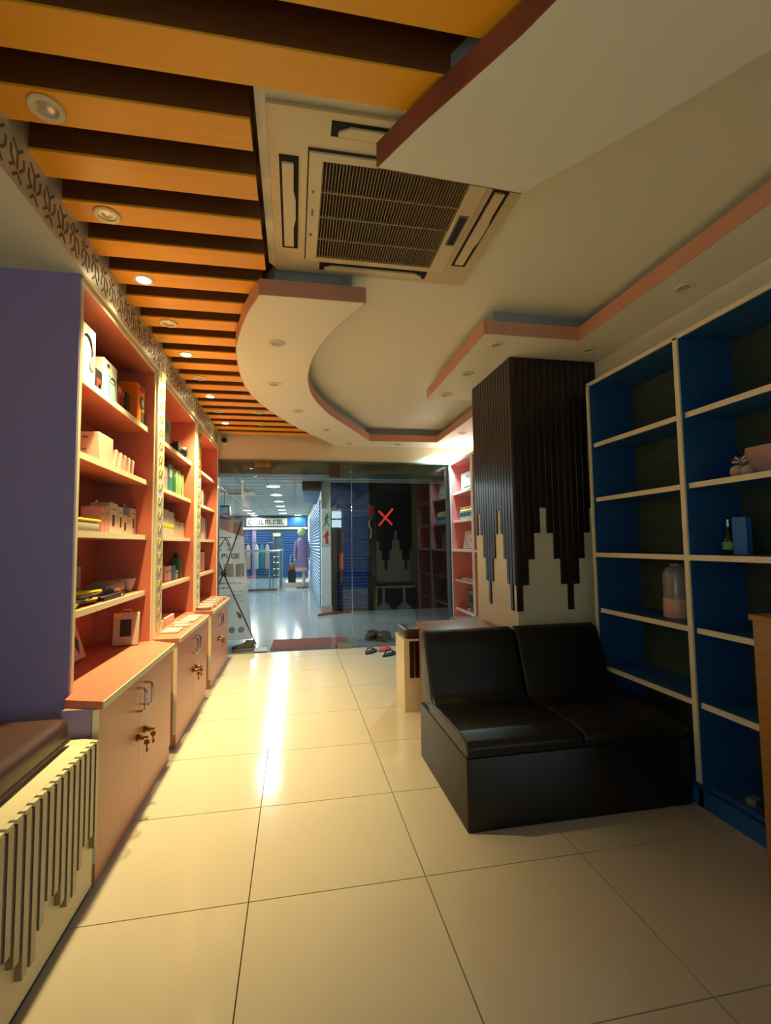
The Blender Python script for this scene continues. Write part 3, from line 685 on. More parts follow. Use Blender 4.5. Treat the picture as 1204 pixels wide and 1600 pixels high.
MB().lathe([(.03, .002), (.045, .03), (.06, .08), (.068, .10), (.062, .10), (.04, .04), (.001, .012)], (-1.24, 3.93, z), 18).build('bowl_body', 'clearplastic', cup, smooth=True)
z = .836
c = carton('phone_case_box', 'white slim box leaning at the near end of the nearest countertop', 'box', (-1.40, -1.36), (3.05, 3.25), z+.012, .27, 'pinkbox', [('x', .3, .6, .75, .85, 'greyprint')], None, tilt=-16)
c = carton('phone_case_box', 'white slim box with dark diamond picture leaning on the nearest countertop', 'box', (-1.36, -1.32), (3.26, 3.46), z+.012, .26, 'pinkbox', [('x', .3, .5, .8, .86, 'greyprint')], 'darkprint', tilt=-18)
MB().prism([(3.33, z+.14), (3.38, z+.05), (3.42, z+.12), (3.37, z+.21)], -1.3185, -1.317, 'x').build('printed_panel', 'darkprint', c)
c = carton('power_bank_box', 'white power bank box with dark rectangle and yellow corner on the nearest countertop', 'box', (-1.30, -1.13), (3.84, 3.875), z+.004, .235, 'offwhite', [('y', .28, .72, .26, .78, 'darkprint'), ('y', .02, .32, .86, .97, 'yellow')], None)
c.rotation_euler = (math.radians(-8), 0, math.radians(4))
q = MB().tube([(-1.245, 3.858, z+.238), (-1.24, 3.858, z+.258), (-1.19, 3.858, z+.258), (-1.185, 3.858, z+.238)], .006, 6); q.build('hang_tab', 'white', c)
# middle bookcase
z = ZS[0]
carton('spray_box', 'tall green box at the near end '+S1+B2, 'box', (-1.26, -1.17), (4.62, 4.86), z, .27, 'lightgreen', [('x', .3, .7, .5, .85, 'green'), ('x', .2, .8, .1, .4, 'offwhite')])
cm = thing('camera', 'small black camera '+S1+B2, 'camera', (-1.21, 5.32, z))
box(-1.27, -1.17, 5.18, 5.46, z+.001, z+.13).build('camera_body', 'black', cm, bevel=.012); MB().lathe([(.055, 0), (.055, .035), (.045, .05), (.001, .05)], (-1.17, 5.34, z+.065), 16, axis='x').build('lens_barrel', 'black', cm, smooth=True)
box(-1.25, -1.19, 5.27, 5.37, z+.13, z+.165).build('viewfinder', 'black', cm, bevel=.006)
z = ZS[1]
for nm, Y, h, m_ in [('red and cream', (4.60, 4.82), .23, 'pinkbox'), ('blue', (4.85, 5.02), .275, 'teal'), ('dark green', (5.035, 5.15), .265, 'green'), ('thin white', (5.16, 5.19), .255, 'white'), ('pale green', (5.20, 5.33), .27, 'lightgreen'), ('thin cream', (5.34, 5.37), .25, 'offwhite'), ('yellow-green', (5.40, 5.50), .255, 'lightgreen')]:
    carton('book', nm+' book standing '+S2+B2, 'book', (-1.33, -1.18), Y, z, h, m_, [('x', .25, .75, .55, .85, 'white')] if nm in ('blue', 'red and cream') else [('x', .3, .7, .7, .75, 'offwhite')], None, 'books on the second shelf of the middle bookcase')
z = ZS[2]
for i, (Y, h) in enumerate([((4.66, 4.89), .255), ((4.90, 5.09), .245)]):
    carton('perfume_box', 'tall cream box with lime band '+['at the near end ', 'second from the near end '][i]+S3+B2, 'box', (-1.30, -1.18), Y, z, h, 'offwhite', [('x', 0, 1, .38, .52, 'yellow'), ('y', 0, 1, .38, .52, 'yellow')], None, 'cream boxes on the third shelf')
for i in range(5):
    carton('phone_box', 'low white box, %s after the tall cream boxes %s' % (ORD[i], S3+B2), 'box', (-1.30, -1.19), (5.11+.096*i, 5.2+.096*i), z, .19 if i == 0 else .165, 'offwhite', [('x', .2, .8, .82, .86, 'greyprint')], 'offwhite' if i in (2, 4) else None, 'low white boxes on the third shelf')
z = ZS[3]
for nm, Y, h, m_ in [('cream box at the near end', (4.86, 4.97), .14, 'pinkbox'), ('white box second from the near end', (4.99, 5.10), .145, 'white'), ('blue box', (5.12, 5.27), .145, 'bluebox'), ('small white box before the green bottle box', (5.29, 5.38), .09, 'white')]:
    carton('medicine_box', nm+' '+S4+B2, 'box', (-1.30, -1.20), Y, z, h, m_, [('x', .2, .8, .6, .75, 'greyprint')], None, 'small boxes on the fourth shelf')
bt = thing('green_bottle', 'tall dark green square bottle with black cap '+S4+B2, 'bottle', (-1.24, 5.47, z))
box(-1.29, -1.19, 5.41, 5.53, z+.001, z+.215).build('bottle_body', 'green', bt, bevel=.012); MB().lathe([(.022, 0), (.022, .045), (.018, .05), (.001, .05)], (-1.24, 5.45, z+.215), 12).build('cap', 'black', bt)
z = .842
for i, (x, y) in enumerate([(-1.0, 4.30), (-1.0, 4.42), (-.985, 4.60), (-1.02, 4.76), (-.985, 4.90), (-.985, 5.02), (-.985, 5.16)]):
    carton('flat_box', 'flat white card box on the middle countertop, %s from the near end' % ORD[i], 'box', (x-.075, x+.055), (y-.035, y+.04), z, .016, 'white', group='flat boxes on the middle countertop')
for i, (Y0, Y1, h) in enumerate([(4.36, 4.62, .06), (4.66, 4.98, .07)]):
    carton('long_box', 'long dark pink box lying at the back of the middle countertop, %s' % ['nearer', 'farther'][i], 'box', (-1.24, -1.14), (Y0, Y1), z, h, 'pinkbox', group='long boxes under the middle bookcase')
# farthest bookcase
z = ZS[1]
for i, (Y, h, m_) in enumerate([((6.40, 6.55), .20, 'darkprint'), ((6.58, 6.70), .23, 'pinkbox'), ((6.73, 6.85), .19, 'darkprint')]):
    carton('book', '%s book, %s from the near end %s' % (['dark', 'tan', 'dark'][i], ORD[i], S2+B3), 'book', (-1.32, -1.19), Y, z, h, m_, group='books on the second shelf of the farthest bookcase')
z = ZS[2]
for i, (Y, h, m_) in enumerate([((6.45, 6.55), .27, 'darkprint'), ((6.58, 6.72), .29, 'offwhite'), ((6.76, 6.84), .28, 'white'), ((6.86, 6.96), .26, 'grey')]):
    carton('book', '%s book, %s from the near end %s' % (['dark', 'cream', 'white', 'grey'][i], ORD[i], S3+B3), 'book', (-1.32, -1.19), Y, z, h, m_, group='books on the third shelf of the farthest bookcase')
z = ZS[3]
for i, (Y, h) in enumerate([((6.5, 6.68), .25), ((6.70, 6.86), .26)]):
    b_ = thing('tumbler', 'tan cylindrical tumbler, %s %s' % (['nearer of two', 'farther of two'][i], S4+B3), 'tumbler', (-1.24, sum(Y)/2, z), 'tumblers')
    MB().lathe([(.05, .002), (.058, .02), (.06, h*.55), (.06, h)], (-1.24, sum(Y)/2, z), 18).build('tumbler_body', 'pinkbox', b_, smooth=True); MB().lathe([(.05, h), (.05, h+.02), (.02, h+.03)], (-1.24, sum(Y)/2, z), 18).build('lid', 'darkprint', b_, smooth=True)
z = .847
for i, (x, y) in enumerate([(-1.0, 5.72), (-.99, 5.95), (-1.0, 6.2), (-1.0, 6.45), (-.99, 6.72)]):
    r = thing('glass_dish', 'shallow glass dish with white rim on the farthest countertop, %s from the near end' % ORD[i], 'dish', (x, y, z), 'glass dishes')
    MB().lathe([(.05, .001), (.085, .012), (.10, .032), (.096, .032), (.06, .01), (.001, .008)], (x, y, z), 20).build('dish_body', 'clearplastic', r, smooth=True)
    MB().lathe([(.10, .030), (.102, .036), (.094, .036), (.095, .030)], (x, y, z), 20, cap=False).build('rim', 'white', r, smooth=True)

# right pink bookcase goods
c = carton('picture_box', 'white box with red corner and curve print on top shelf of the pink bookcase', 'box', (2.50, 2.58), (6.44, 6.95), 2.327, .27, 'white', [('-x', .0, .22, .45, .9, 'red'), ('-x', .3, .8, .15, .2, 'darkprint'), ('-x', .4, .55, .7, .76, 'darkprint')])
for i in range(4):
    y = 6.52+.13*i; r = thing('yellow_capped_bottle', 'small white bottle with yellow cap in the pink bookcase, %s from the near side' % ORD[i], 'bottle', (2.5, y, 1.897), 'yellow-capped bottles')
    MB().lathe([(.045, .001), (.045, .13), (.03, .145)], (2.5, y, 1.897), 16).build('bottle_body', 'white', r, smooth=True); MB().lathe([(.034, .145), (.034, .185), (.001, .186)], (2.5, y, 1.897), 16).build('cap', 'yellow', r, smooth=True)
    MB().lathe([(.0465, .04), (.0465, .10)], (2.5, y, 1.897), 16, cap=False).build('label_band', 'teal', r)
c = carton('picture_box', 'white box with diagonal black print leaning in the pink bookcase', 'box', (2.52, 2.57), (6.50, 7.02), 1.457, .27, 'white', [('-x', .05, .2, .86, .93, 'darkprint'), ('-x', .45, .6, .85, .9, 'darkprint')], tilt=10)
for a, b in (((6.6, 1.50), (6.75, 1.62)), ((6.78, 1.49), (6.95, 1.60))): MB().stroke(a, b, .012, 2.5165, 2.518, 'x').build('printed_panel', 'darkprint', c)
carton('flat_box', 'pair of flat white packs lying in the pink bookcase', 'pack', (2.47, 2.6), (6.4, 6.95), 1.001, .03, 'white', [('-x', .45, .5, 0, 1, 'grey')])
carton('appliance_box', 'grey box with round picture low in the pink bookcase', 'box', (2.56, 2.70), (6.34, 7.0), .561, .29, 'grey', [('-x', .6, .85, .35, .75, 'darkprint'), ('-x', .05, .2, .1, .9, 'darkprint')])
for i in range(4): carton('purple_sachet', 'small sachet before the grey appliance box, %s from the near side' % ORD[i], 'sachet', (2.48, 2.53), (6.4+.13*i, 6.5+.13*i), .561, .035, 'lilac' if i % 2 else 'white', group='sachets in the pink bookcase')
# blue bookcase goods
bt = thing('dark_bottle', 'dark green glass bottle with lime label in the blue bookcase', 'bottle', (2.5, 2.40, 1.459))
MB().lathe([(.03, .001), (.034, .01), (.034, .085), (.028, .11), (.013, .14), (.012, .18)], (2.5, 2.40, 1.459), 18).build('bottle_body', mat('bottleglass', (12, 26, 20), .12), bt, smooth=True)
MB().lathe([(.0145, .165), (.0145, .205), (.001, .206)], (2.5, 2.40, 1.459), 14).build('foil_cap', 'steel', bt, smooth=True); MB().lathe([(.0348, .03), (.0348, .075)], (2.5, 2.40, 1.459), 18, cap=False).build('label_band', 'lightgreen', bt)
carton('slim_blue_box', 'bright blue slim box beside the dark bottle in the blue bookcase', 'box', (2.48, 2.52), (2.27, 2.36), 1.459, .215, 'bluebox')
carton('greeting_card', 'pale pink square box behind the ribbon gift in the blue bookcase', 'box', (2.54, 2.57), (2.13, 2.32), 1.892, .18, 'pinkbox', tilt=6)
gf = thing('ribbon_gift', 'small wrapped ornament with twisted ribbon in the blue bookcase', 'ornament', (2.46, 2.25, 1.892))
MB().sphere((2.46, 2.28, 1.93), .04, 8, (1, .9, .95)).build('wrapped_ball', 'pinkbox', gf, smooth=True); MB().sphere((2.46, 2.22, 1.925), .034, 8).build('wrapped_ball', 'offwhite', gf, smooth=True); MB().sphere((2.47, 2.25, 1.985), .026, 8).build('ribbon_knot', 'lilac', gf, smooth=True)
for s in (-1, 1): MB().tube([(2.455, 2.25, 1.985), (2.45, 2.25+s*.03, 2.01), (2.45, 2.25+s*.05, 1.985), (2.455, 2.25, 1.98)], .007, 6).build('ribbon_loop', 'offwhite', gf, smooth=True)
jr = thing('display_jar', 'tall clear jar with pinkish base in the blue bookcase near the sofa', 'jar', (2.55, 2.87, 1.029))
MB().lathe([(.085, .0), (.088, .01), (.088, .12), (.086, .125)], (2.55, 2.87, 1.029), 20).build('jar_base', 'pinkbox', jr, smooth=True); MB().lathe([(.084, .125), (.086, .28), (.07, .32), (.04, .345), (.04, .36)], (2.55, 2.87, 1.029), 20).build('jar_dome', 'clearplastic', jr, smooth=True)
carton('small_clear_box', 'small dark box at the right edge of the blue bookcase', 'box', (2.42, 2.5), (1.98, 2.06), 1.459, .13, 'darkgrey', [('y', .2, .8, .1, .3, 'white')])
for i in range(6):
    y = 1.85+.075*i; carton('crumpled_wrapper', 'crumpled wrapper on bottom of the blue bookcase, %s from the near side' % ORD[i], 'wrapper', (2.36+.01*(i % 3), 2.41+.02*(i % 2)), (y, y+.06), .131, .018+.01*(i % 3), ['offwhite', 'brownleather', 'grey'][i % 3], yaw=20*i, group='wrappers on the bottom shelf')

# CCTV camera
cv = thing('security_camera', 'small white bullet security camera in the corner above the glass', 'camera', (-1.0, 7.18, 3.178))
MB().lathe([(.05, 0), (.05, -.02), (.02, -.03)], (-1.01, 7.2, 3.178), 16).build('mount_base', 'white', cv, smooth=True)
MB().tube([(-1.01, 7.2, 3.15), (-1.01, 7.2, 3.10), (-.99, 7.17, 3.07)], .014, 8).build('arm', 'white', cv, smooth=True)
bd = MB().lathe([(.045, .13), (.05, .12), (.05, .0), (.046, -.01)], (-.985, 7.09, 3.06), 16, axis='y').build('camera_body', 'white', cv, smooth=True)
MB().lathe([(.04, 0), (.04, -.004), (.02, -.006), (.001, -.007)], (-.985, 7.079, 3.06), 16, axis='y').build('lens_face', 'black', bd, org=cv['_org'], smooth=True)

# ================================================================== SHOES
def shoe(name, label, loc, ang, L, Wd, H, upper, sole, group=None, clog=False):
    r = thing(name, label, 'shoe', loc, group); r.rotation_euler = (0, 0, ang)
    def hw(t): return Wd/2*(.62+.38*math.sin(math.pi*min(1, .15+.95*t)))*(1 if t < .85 else max(.25, math.sqrt(max(0, 1-((t-.85)/.16)**2))))*(1 if t > .08 else .7+3.7*t)
    def top(t): return H*(1.0 if t < .3 else 1-.62*((t-.3)/.7)**.8) if not clog else H*(.75+.25*math.sin(math.pi*t))*(1 if t < .9 else .75)
    def sec(t, z0, z1, k=1.0):
        n = 14; out = []
        for i in range(n):
            a = 2*math.pi*i/n; ca, sa = math.cos(a), math.sin(a)
            out.append((L*(t-.5), hw(t)*k*math.copysign(abs(ca)**.7, ca), (z0+z1)/2+(z1-z0)/2*math.copysign(abs(sa)**.7, sa)))
        return out
    ts = [0, .04, .12, .25, .4, .55, .7, .82, .92, .98, 1.0]
    MB().ring([sec(t, 0, .028, 1.06) for t in ts]).build('sole', sole, r, org=(0, 0, 0), smooth=True)
    MB().ring([sec(t, .02, max(.05, top(t)), 1) for t in ts]).build('upper', upper, r, org=(0, 0, 0), smooth=True)
    n = 14; MB().ring([[(L*(-.26)+L*.17*math.cos(2*math.pi*i/n)*s, hw(.25)*.62*math.sin(2*math.pi*i/n)*s, H*.985+zz) for i in range(n)] for s, zz in ((1, -.012), (1.02, .006), (.8, .006), (.72, -.004))]).build('collar_opening', 'black', r, org=(0, 0, 0), smooth=True)
    if not clog:
        for k in range(4): MB().tube([(L*(.02+.07*k), -hw(.5)*.5, top(.52+.07*k)*1.0), (L*(.02+.07*k), 0, top(.52+.07*k)+.012), (L*(.02+.07*k), hw(.5)*.5, top(.52+.07*k))], .005, 5).build('lace', sole, r, org=(0, 0, 0))
    else: MB().tube([(0, -hw(.5), .05), (0, -hw(.5)*.6, H+.005), (0, hw(.5)*.6, H+.005), (0, hw(.5), .05)], .012, 6).build('strap', upper, r, org=(0, 0, 0))
    return r
shoe('sneaker', 'dark grey sneaker with pale sole outside the glass under the banner', (-.76, 7.58, 0), math.radians(192), .33, .13, .13, 'shoe_dark', 'sole')
shoe('clog_shoe', 'brown-grey clog outside the glass, left of the pair', (1.27, 7.95, 0), math.radians(48), .36, .15, .13, 'clog', 'clog', 'pair of clogs', True)
shoe('clog_shoe', 'brown-grey clog outside the glass, right of the pair', (1.44, 7.82, 0), math.radians(52), .36, .15, .13, 'clog', 'clog', 'pair of clogs', True)
def slipper(label, loc, ang, m):
    r = thing('flip_flop', label, 'slipper', loc, 'flip-flops inside the glass'); r.rotation_euler = (0, 0, ang); L = .30
    out = []
    for i in range(24):
        a = 2*math.pi*i/24; t = math.cos(a); out.append((L/2*t, (.055+.012*t)*math.sin(a)*(1 if t > -.3 else .95)))
    MB().prism(out, 0.001, .026).build('footbed', m, r, org=(0, 0, 0), bevel=.004, seg=1)
    for s in (-1, 1): MB().tube([(.085, 0, .026), (.06, s*.02, .055), (.0, s*.05, .058), (-.05, s*.058, .022)], .009, 6).build('strap', m, r, org=(0, 0, 0), smooth=True)
    return r
slipper('black flip-flop lying alone near the glass', (1.07, 6.92, 0), math.radians(52), 'slipper_black')
slipper('red flip-flop beside the stool', (1.29, 7.02, 0), math.radians(46), 'slipper_red')
slipper('black flip-flop with red one behind it', (1.30, 6.70, 0), math.radians(40), 'slipper_black')
tag(MB().prism([(-.36, 7.40), (.80, 7.40), (.86, 8.15), (-.34, 8.20)], 0, .012).build('doormat', 'maroon'), 'maroon doormat outside the glass door', 'mat')
tag(box(-.60, -.40, 7.345, 7.62, 0, .012).build('cardboard_strip', 'wood'), 'small brown strip on floor left of the maroon mat', 'strip')

# ================================================================== OUTSIDE
bnr = thing('banner_stand', 'white X-frame banner seen from behind, outside the glass', 'banner', (-1.1, 8.0, 0))
def bx(z): return -.83+(.155)*(1.94-z)/1.88
pl = MB().prism([(-1.62, .07), (-.672, .062), (-.829, 1.94), (-1.55, 2.05)], 8.06, 8.066, 'y').build('printed_sheet', 'banner', bnr)
MB().prism([(-1.56, 1.96), (-.815, 1.70), (-.829, 1.94), (-1.55, 2.05)], 8.055, 8.0595, 'y').build('printed_panel', 'bannerpink', pl, org=bnr['_org'])
hub = (-1.10, 7.95, 1.12)
for e in ((-.83, 8.05, 1.97), (-1.5, 8.05, 2.05), (-.60, 7.95, .0), (-1.6, 7.95, .0)): MB().tube([hub, e], .012, 6).build('frame_rod', 'darkgrey', bnr)
MB().sphere(hub, .045, 8).build('hub', 'darkgrey', bnr, smooth=True)
def pr(m, x0, x1, z0, z1): box(x0, x1, 8.054, 8.0595, z0, z1).build('printed_panel', m, pl, org=bnr['_org'])
lg = MB()
for a, b in (((-1.20, 1.50), (-1.09, 1.68)), ((-1.09, 1.68), (-1.02, 1.50)), ((-1.06, 1.66), (-.99, 1.50)), ((-1.20, 1.69), (-1.0, 1.69)), ((-1.24, 1.49), (-1.15, 1.49)), ((-1.06, 1.49), (-.97, 1.49))): lg.stroke(a, b, .016, 8.054, 8.0595, 'y')
lg.build('printed_letter', 'lilac', pl, org=bnr['_org'])
tx = MB()
for i, gl in enumerate(['P', 'I', 'D', 'E']):
    x = -1.14+.075*i; z0, z1 = 1.35, 1.43
    tx.stroke((x, z0), (x, z1), .016, 8.054, 8.0595, 'y')
    if gl in 'PDE': tx.stroke((x, z1-.008), (x+.045, z1-.008), .016, 8.054, 8.0595, 'y')
    if gl in 'PE': tx.stroke((x, (z0+z1)/2), (x+.04, (z0+z1)/2), .016, 8.054, 8.0595, 'y')
    if gl in 'DE': tx.stroke((x, z0+.008), (x+.045, z0+.008), .016, 8.054, 8.0595, 'y')
    if gl == 'D': tx.stroke((x+.048, z0), (x+.048, z1), .016, 8.054, 8.0595, 'y')
    if gl == 'P': tx.stroke((x+.042, (z0+z1)/2), (x+.042, z1), .016, 8.054, 8.0595, 'y')
tx.build('printed_letter', 'grey', pl, org=bnr['_org'])
for x0, x1 in ((-1.22, -1.16), (-1.11, -.96), (-.93, -.80)): pr('bannerprint', x0, x1, 1.06, 1.27)
for j, z in enumerate((.96, .88, .82, .77, .72, .67, .62)):
    wv = .03 if j < 2 else .012
    tl = MB(); x = -1.22
    xe = -.80 if j != 1 and j != 6 else -1.0
    while x < xe: l = random.uniform(.03, .08); tl.box(x, min(x+l, xe), 8.054, 8.0595, z-wv/2, z+wv/2); x += l+.02
    tl.build('printed_line', 'bannerprint', pl, org=bnr['_org'])
MB().prism([(-.92, .52), (-.88, .40), (-.83, .40), (-.84, .46)], 8.054, 8.0595, 'y').build('printed_panel', 'grey', pl, org=bnr['_org'])
for i, x in enumerate((-.98, -.84)): MB().lathe([(.05, 0), (.05, .005)], (x, 8.054, .22), 10, axis='y').build('printed_panel', 'bannerpink', pl, org=bnr['_org'])

# pillar with pedestrian signs
wp = tag(box(.61, .83, 11.25, 11.5, 0, 3.0).build('column_corridor', 'corr_wall'), 'white corridor pillar with pedestrian signs', kind='structure')
box(.60, .85, 11.23, 11.26, 0, .15).build('skirting', 'offwhite', wp)
def walkman(name, label, zc, m, stand):
    r = thing(name, label, 'sign', (.72, 11.245, zc-.2))
    box(.61, .83, 11.236, 11.249, zc-.2, zc+.2).build('sign_plate', 'white', r)
    f = MB(); a = 11.230; b = 11.2355; cx = .725
    def st_(p, q, w_): f.stroke((cx+p[0], zc+p[1]), (cx+q[0], zc+q[1]), w_, a, b, 'y')
    f.lathe([(.024, 0), (.024, .0055)], (cx+.02, a, zc+.13), 14, axis='y')
    st_((.01, .10), (-.005, -.02), .055)
    if stand: st_((.005, -.02), (-.02, -.15), .026); st_((.01, -.02), (.03, -.15), .026); st_((.02, .08), (.075, .03), .02); st_((0, .08), (-.06, .03), .02); st_((-.06, .03), (-.06, -.02), .016)
    else: st_((0, -.02), (-.06, -.15), .026); st_((0, -.02), (.055, -.14), .026); st_((.015, .08), (.07, .04), .02); st_((0, .08), (-.05, .02), .02); st_((.07, .04), (.08, .055), .016)
    f.build('pictogram', m, r)
walkman('green_walk_sign', 'white sign with green walking figure on the corridor pillar', 2.125, 'signgreen', False)
walkman('red_stop_sign', 'white sign with red standing figure on the corridor pillar', 1.72, 'signred', True)
# shutters
def shutter(name, label, axis, a, b, pos, z0, z1, m, pitch, depth):
    s = MB(); z = z0; pts = []
    while z < z1:
        pts += [(pos, z), (pos-depth, z+pitch*.25), (pos-depth, z+pitch*.7)]; z += pitch
    pts += [(pos, z), (pos+.03, z), (pos+.03, z0)]
    if axis == 'x': s.prism(pts, a, b, 'x')       # runs along x, profile in (y,z)
    else: s.prism(pts, a, b, 'y')                  # runs along y, profile in (x,z)
    o = tag(s.build(name, m, org=((a+b)/2, pos, 0) if axis == 'x' else (pos, (a+b)/2, 0)), label, 'shutter')
    return o
shutter('roller_shutter', 'deep blue roller shutter facing the glass door', 'x', .97, 1.71, 11.28, .06, 2.5, 'shutter_blue', .075, .02)
tag(box(.84, 1.715, 11.2, 11.27, 2.5, 2.995).build('shutter_hood', 'shutter_blue', org=(1.3, 11.2, 2.5)), 'plain blue shutter hood above the blue roller shutter', 'hood')
tag(box(.85, .965, 11.2, 11.3, 0, 2.5).build('door_frame', 'brownframe', org=(.9, 11.2, 0)), 'dark brown frame between pillar and blue shutter', 'frame')
shutter('roller_shutter', 'pale blue roller shutter seen edge-on beside the white pillar', 'y', 11.55, 19.5, .60, .08, 2.6, 'shutter_light', .085, .025)
tag(box(.645, .9, 11.5, 24, 0, 3.0).build('wall_corridor_side', 'corr_wall'), kind='structure')
sb = thing('shop_canopy', 'blue-grey sign box under a brown bulkhead beside the pillar', 'canopy', (.38, 11.2, 2.5))
box(.17, .60, 11.0, 11.24, 2.79, 2.995).build('bulkhead', 'brownframe', sb); MB().prism([(.18, 2.55), (.50, 2.48), (.59, 2.79), (.19, 2.79)], 11.02, 11.22, 'y').build('sign_box', 'shutter_light', sb)
sk = tag(MB().tube([(.50, 10.67, .03), (1.23, 11.10, .03)], .028, 6).build('wooden_bar', 'maroon', org=(.5, 10.67, 0)), 'reddish wooden bar lying on the corridor floor', 'bar')
# railing
rl = thing('glass_railing', 'stainless steel and glass balustrade in the corridor', 'railing', (-1.1, 17.2, 0))
MB().tube([(-2.6, 17.2, 1.36), (-.50, 17.2, 1.36)], .045, 8).build('top_rail', 'steel', rl, smooth=True)
MB().tube([(-.50, 17.2, 1.36), (-.50, 20.5, 1.36)], .045, 8).build('top_rail', 'steel', rl, smooth=True)
box(-2.6, -.60, 17.19, 17.21, .06, 1.3).build('glass_panel', 'railglass', rl)
box(-2.6, -.6, 17.17, 17.23, 0, .06).build('base_channel', 'darkgrey', rl)
for x, y in ((-.50, 17.2), (-.85, 17.2), (-1.75, 17.2), (-.50, 18.4), (-.50, 19.6)): MB().tube([(x, y, 0), (x, y, 1.36)], .03, 8).build('post', 'steel', rl, smooth=True)
for z in (.3, .52, .74, .96, 1.16): MB().tube([(-.72, 17.2, z), (-.5, 17.2, z), (-.50, 20.5, z)], .014, 6).build('cross_rail', 'steel', rl)
# clothes rack behind the railing
rk = thing('clothes_rack', 'chrome clothes rack behind the corridor railing', 'rack', (-1.5, 18, 0))
MB().tube([(-2.4, 18.4, 1.66), (-.78, 18.4, 1.66)], .018, 6).build('rail', 'steel', rk)
for x in (-2.4, -.78): MB().tube([(x, 18.4, 0), (x, 18.4, 1.76)], .02, 6).build('upright', 'steel', rk); 
MB().sphere((-.78, 18.4, 1.78), .04, 6).build('finial', 'steel', rk)
for i, (x, m_) in enumerate([(-1.68, 'pinkbox'), (-1.38, 'white'), (-1.20, 'teal'), (-1.0, 'pinkbox')]):
    g = thing('hanging_garment', '%s garment on the clothes rack, %s from the left' % (['pinkish', 'white', 'teal', 'pink'][i], ORD[i]), 'garment', (x, 18.4, .6), 'garments on the rack')
    MB().ring([[(x+wx*math.cos(a), 18.4+.07*math.sin(a), zz) for a in [2*math.pi*k/12 for k in range(12)]] for wx, zz in ((.085, .7), (.08, 1.2), (.085, 1.38), (.04, 1.56), (.015, 1.6))]).build('cloth', m_, g, smooth=True)
    MB().tube([(x, 18.4, 1.59), (x, 18.4, 1.66)], .008, 5).build('hook', 'steel', g)
# mannequin
mn = thing('mannequin', 'shop mannequin in a lilac coat and patterned headscarf', 'mannequin', (.26, 18, 0))
def ov(c, rx, ry, zz, n=14): return [(c+rx*math.cos(2*math.pi*i/n), 18+ry*math.sin(2*math.pi*i/n), zz) for i in range(n)]
MB().ring([ov(.27, .25, .17, .72), ov(.265, .22, .15, 1.1), ov(.26, .19, .13, 1.4), ov(.26, .21, .13, 1.65), ov(.26, .15, .11, 1.78), ov(.26, .06, .06, 1.84)]).build('coat', 'lilac', mn, smooth=True)
for s in (-1, 1): MB().tube([(.26+s*.19, 18, 1.70), (.26+s*.25, 17.97, 1.40), (.26+s*.24, 17.92, 1.08)], .06, 8, .045).build('sleeve', 'lilac', mn, smooth=True)
for s in (-1, 1): MB().sphere((.26+s*.24, 17.91, 1.02), .045, 6).build('hand', 'skin_stand', mn, smooth=True)
MB().sphere((.26, 18, 2.03), .15, 8, (1.05, 1, 1.2)).build('headscarf', 'scarf', mn, smooth=True)
MB().ring([ov(.27, .24, .165, .60), ov(.27, .25, .17, .74)]).build('underskirt', 'pinkbox', mn, smooth=True)
MB().tube([(.33, 18, .10), (.33, 18, .62)], .06, 8).build('leg_stand', 'offwhite', mn, smooth=True)
MB().lathe([(.22, .0), (.22, .03), (.03, .05)], (.26, 18, 0), 16).build('stand_base', 'black', mn, smooth=True)
pb = tag(box(-.35, .55, 18.35, 20, 0, .16).build('shop_platform', 'offwhite', org=(0, 19, 0)), 'low cream platform behind the mannequin', 'platform')
tag(box(-.24, .04, 18.45, 18.75, .16, .62).build('display_plinth', 'darkstone', org=(-.1, 18.6, .16)), 'dark display plinth beside the mannequin', 'plinth')
hb = thing('handbag', 'orange-brown handbag standing on the dark plinth by the mannequin', 'bag', (-.1, 18.6, .9))
box(-.2, .02, 18.55, 18.65, .62, .86).build('bag_body', 'wood', hb, bevel=.02); MB().tube([(-.18, 18.6, .86), (-.14, 18.6, 1.2), (-.04, 18.6, 1.2), (0, 18.6, .86)], .012, 6).build('strap', 'offwhite', hb)
# far shop fronts
fs = thing('far_shop_front', 'blue shop front closing the end of the corridor', 'shop front', (-1, 23.8, 0))
box(-4.8, .6, 23.8, 23.98, 0, 2.98).build('fascia_wall', 'bluepanel', fs)
sg = box(-2.25, -.35, 23.70, 23.8, 2.50, 2.86).build('sign_board', 'offwhite', fs)
gl = MB(); x = -2.15
while x < -.5:
    k = random.randint(0, 3)
    gl.box(x, x+.035, 23.68, 23.7, 2.57, 2.79)
    if k != 1: gl.box(x, x+.13, 23.68, 23.7, 2.755, 2.79)
    if k != 2: gl.box(x, x+.13, 23.68, 23.7, 2.57, 2.605)
    if k > 1: gl.box(x+.10, x+.135, 23.68, 23.7, 2.57, 2.79)
    x += .19
gl.build('sign_lettering', 'brownframe', sg, org=fs['_org'])
box(-.32, .55, 23.7, 23.8, 2.48, 2.85).build('side_sign', 'shutter_blue', fs)
box(-4.8, .6, 23.66, 23.8, 2.33, 2.42).build('light_strip', 'white', fs)
for i, (a, b) in enumerate([(-4.6, -3.2), (-3.0, -2.05), (-1.75, -1.05), (-.5, .55)]):
    s = MB(); z = .2
    while z < 2.2: s.box(a, b, 23.74, 23.8, z, z+.08); z += .12
    tag(s.build('shutter_slats', 'shutter_blue', fs), kind='stuff')
box(-1.05, -.9, 23.7, 23.8, 0, 2.3).build('pilaster', 'brownframe', fs)
box(-1.98, -1.8, 23.7, 23.8, 0, 2.3).build('pilaster', 'lilac', fs)
box(-1.02, -.66, 23.66, 23.70, 1.98, 2.15).build('placard', 'offwhite', fs)
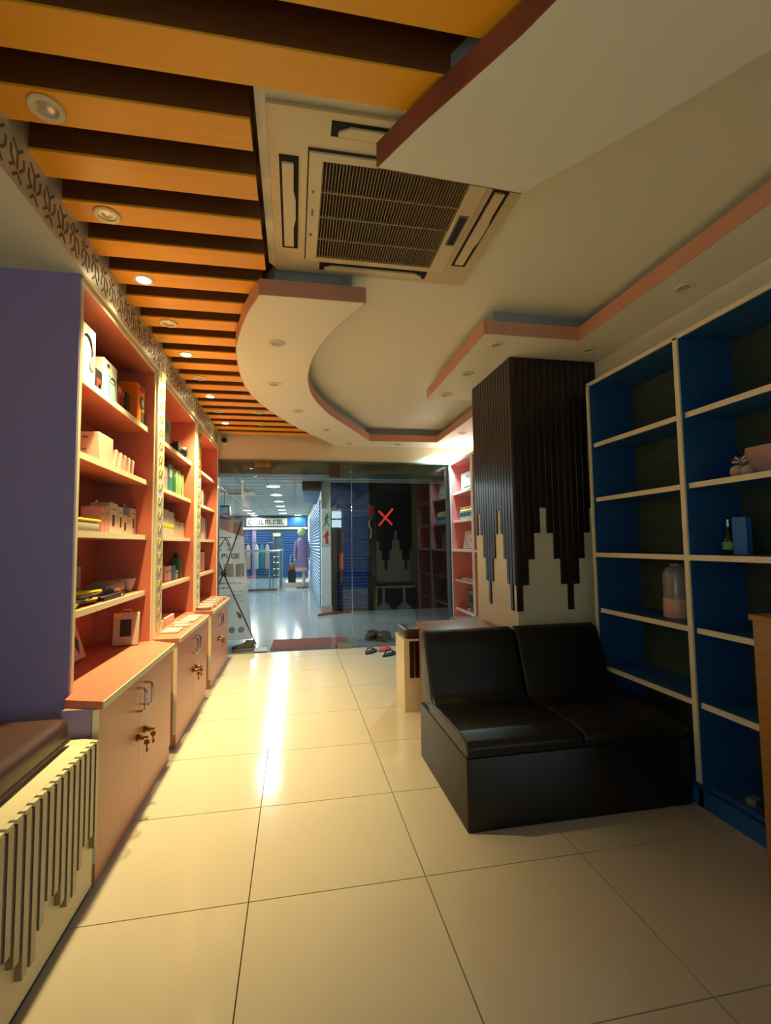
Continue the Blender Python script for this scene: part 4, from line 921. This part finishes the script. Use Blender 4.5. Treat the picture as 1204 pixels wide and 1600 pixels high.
# corridor ceiling units
ca = thing('ceiling_cassette', 'corridor ceiling cassette air conditioner beyond the banner', 'air conditioner', (-1.5, 13.4, 3.0))
box(-2.05, -1.05, 12.9, 13.9, 2.96, 3.0).build('panel', 'plastic', ca, bevel=.01); box(-1.95, -1.15, 12.93, 13.0, 2.955, 2.96).build('air_slot', 'acdark', ca); box(-1.75, -1.35, 13.2, 13.6, 2.952, 2.96).build('grille', 'darkgrey', ca)
dd = thing('dark_display', 'dark ceiling-hung display box above the banner', 'display', (-1.75, 12.4, 2.3))
box(-2.3, -1.56, 12.2, 12.5, 2.30, 2.54).build('housing', 'darkstone', dd, bevel=.01); box(-1.9, -1.6, 12.19, 12.2, 2.34, 2.5).build('screen', 'teal', dd)
for x in (-2.1, -1.7): MB().tube([(x, 12.35, 2.54), (x, 12.35, 3.0)], .012, 6).build('hanger', 'grey', dd)
LM = None
def corr(x, y, label, on=True):
    global LM
    r = thing('corridor_downlight', label, 'light', (x, y, 2.99), 'corridor ceiling lights')
    if LM is None: LM = (MB().lathe([(.16, 0), (.15, -.012), (.001, -.013)], (0, 0, 0), 20).build('diffuser', 'corr_light', r, org=(0, 0, 0), smooth=True), MB().lathe([(.175, .008), (.175, -.008), (.155, -.01)], (0, 0, 0), 20, cap=False).build('trim_ring', 'white', r, org=(0, 0, 0)))
    else:
        for s, n in zip(LM, ('diffuser', 'trim_ring')): inst(s, n, r, (0, 0, 0))
    ld = bpy.data.lights.new('corridor_lamp', 'AREA'); ld.shape = 'DISK'; ld.size = .3*K; ld.energy = P_CORR; ld.color = COOL
    lo = bpy.data.objects.new('corridor_lamp', ld); COL.objects.link(lo); lo.parent = r; lo.location = (0, 0, -.03)
for i, y in enumerate([10.0, 11.95, 14.0, 16.05, 18.0, 19.9, 21.95]): corr(-.51, y, 'round white corridor ceiling light in the middle row, %s from the glass' % ORD[i])
for i, y in enumerate([9.9, 14.0, 18.2, 20.2, 21.95, 23.4]): corr(-1.88 if i > 2 else -2.6, y, 'round white corridor ceiling light in the left row, %s from the glass' % ORD[i])
corr(.15, 23.4, 'round white corridor ceiling light close to the far blue sign')
for o in bpy.data.objects:
    if '_org' in o: del o['_org']
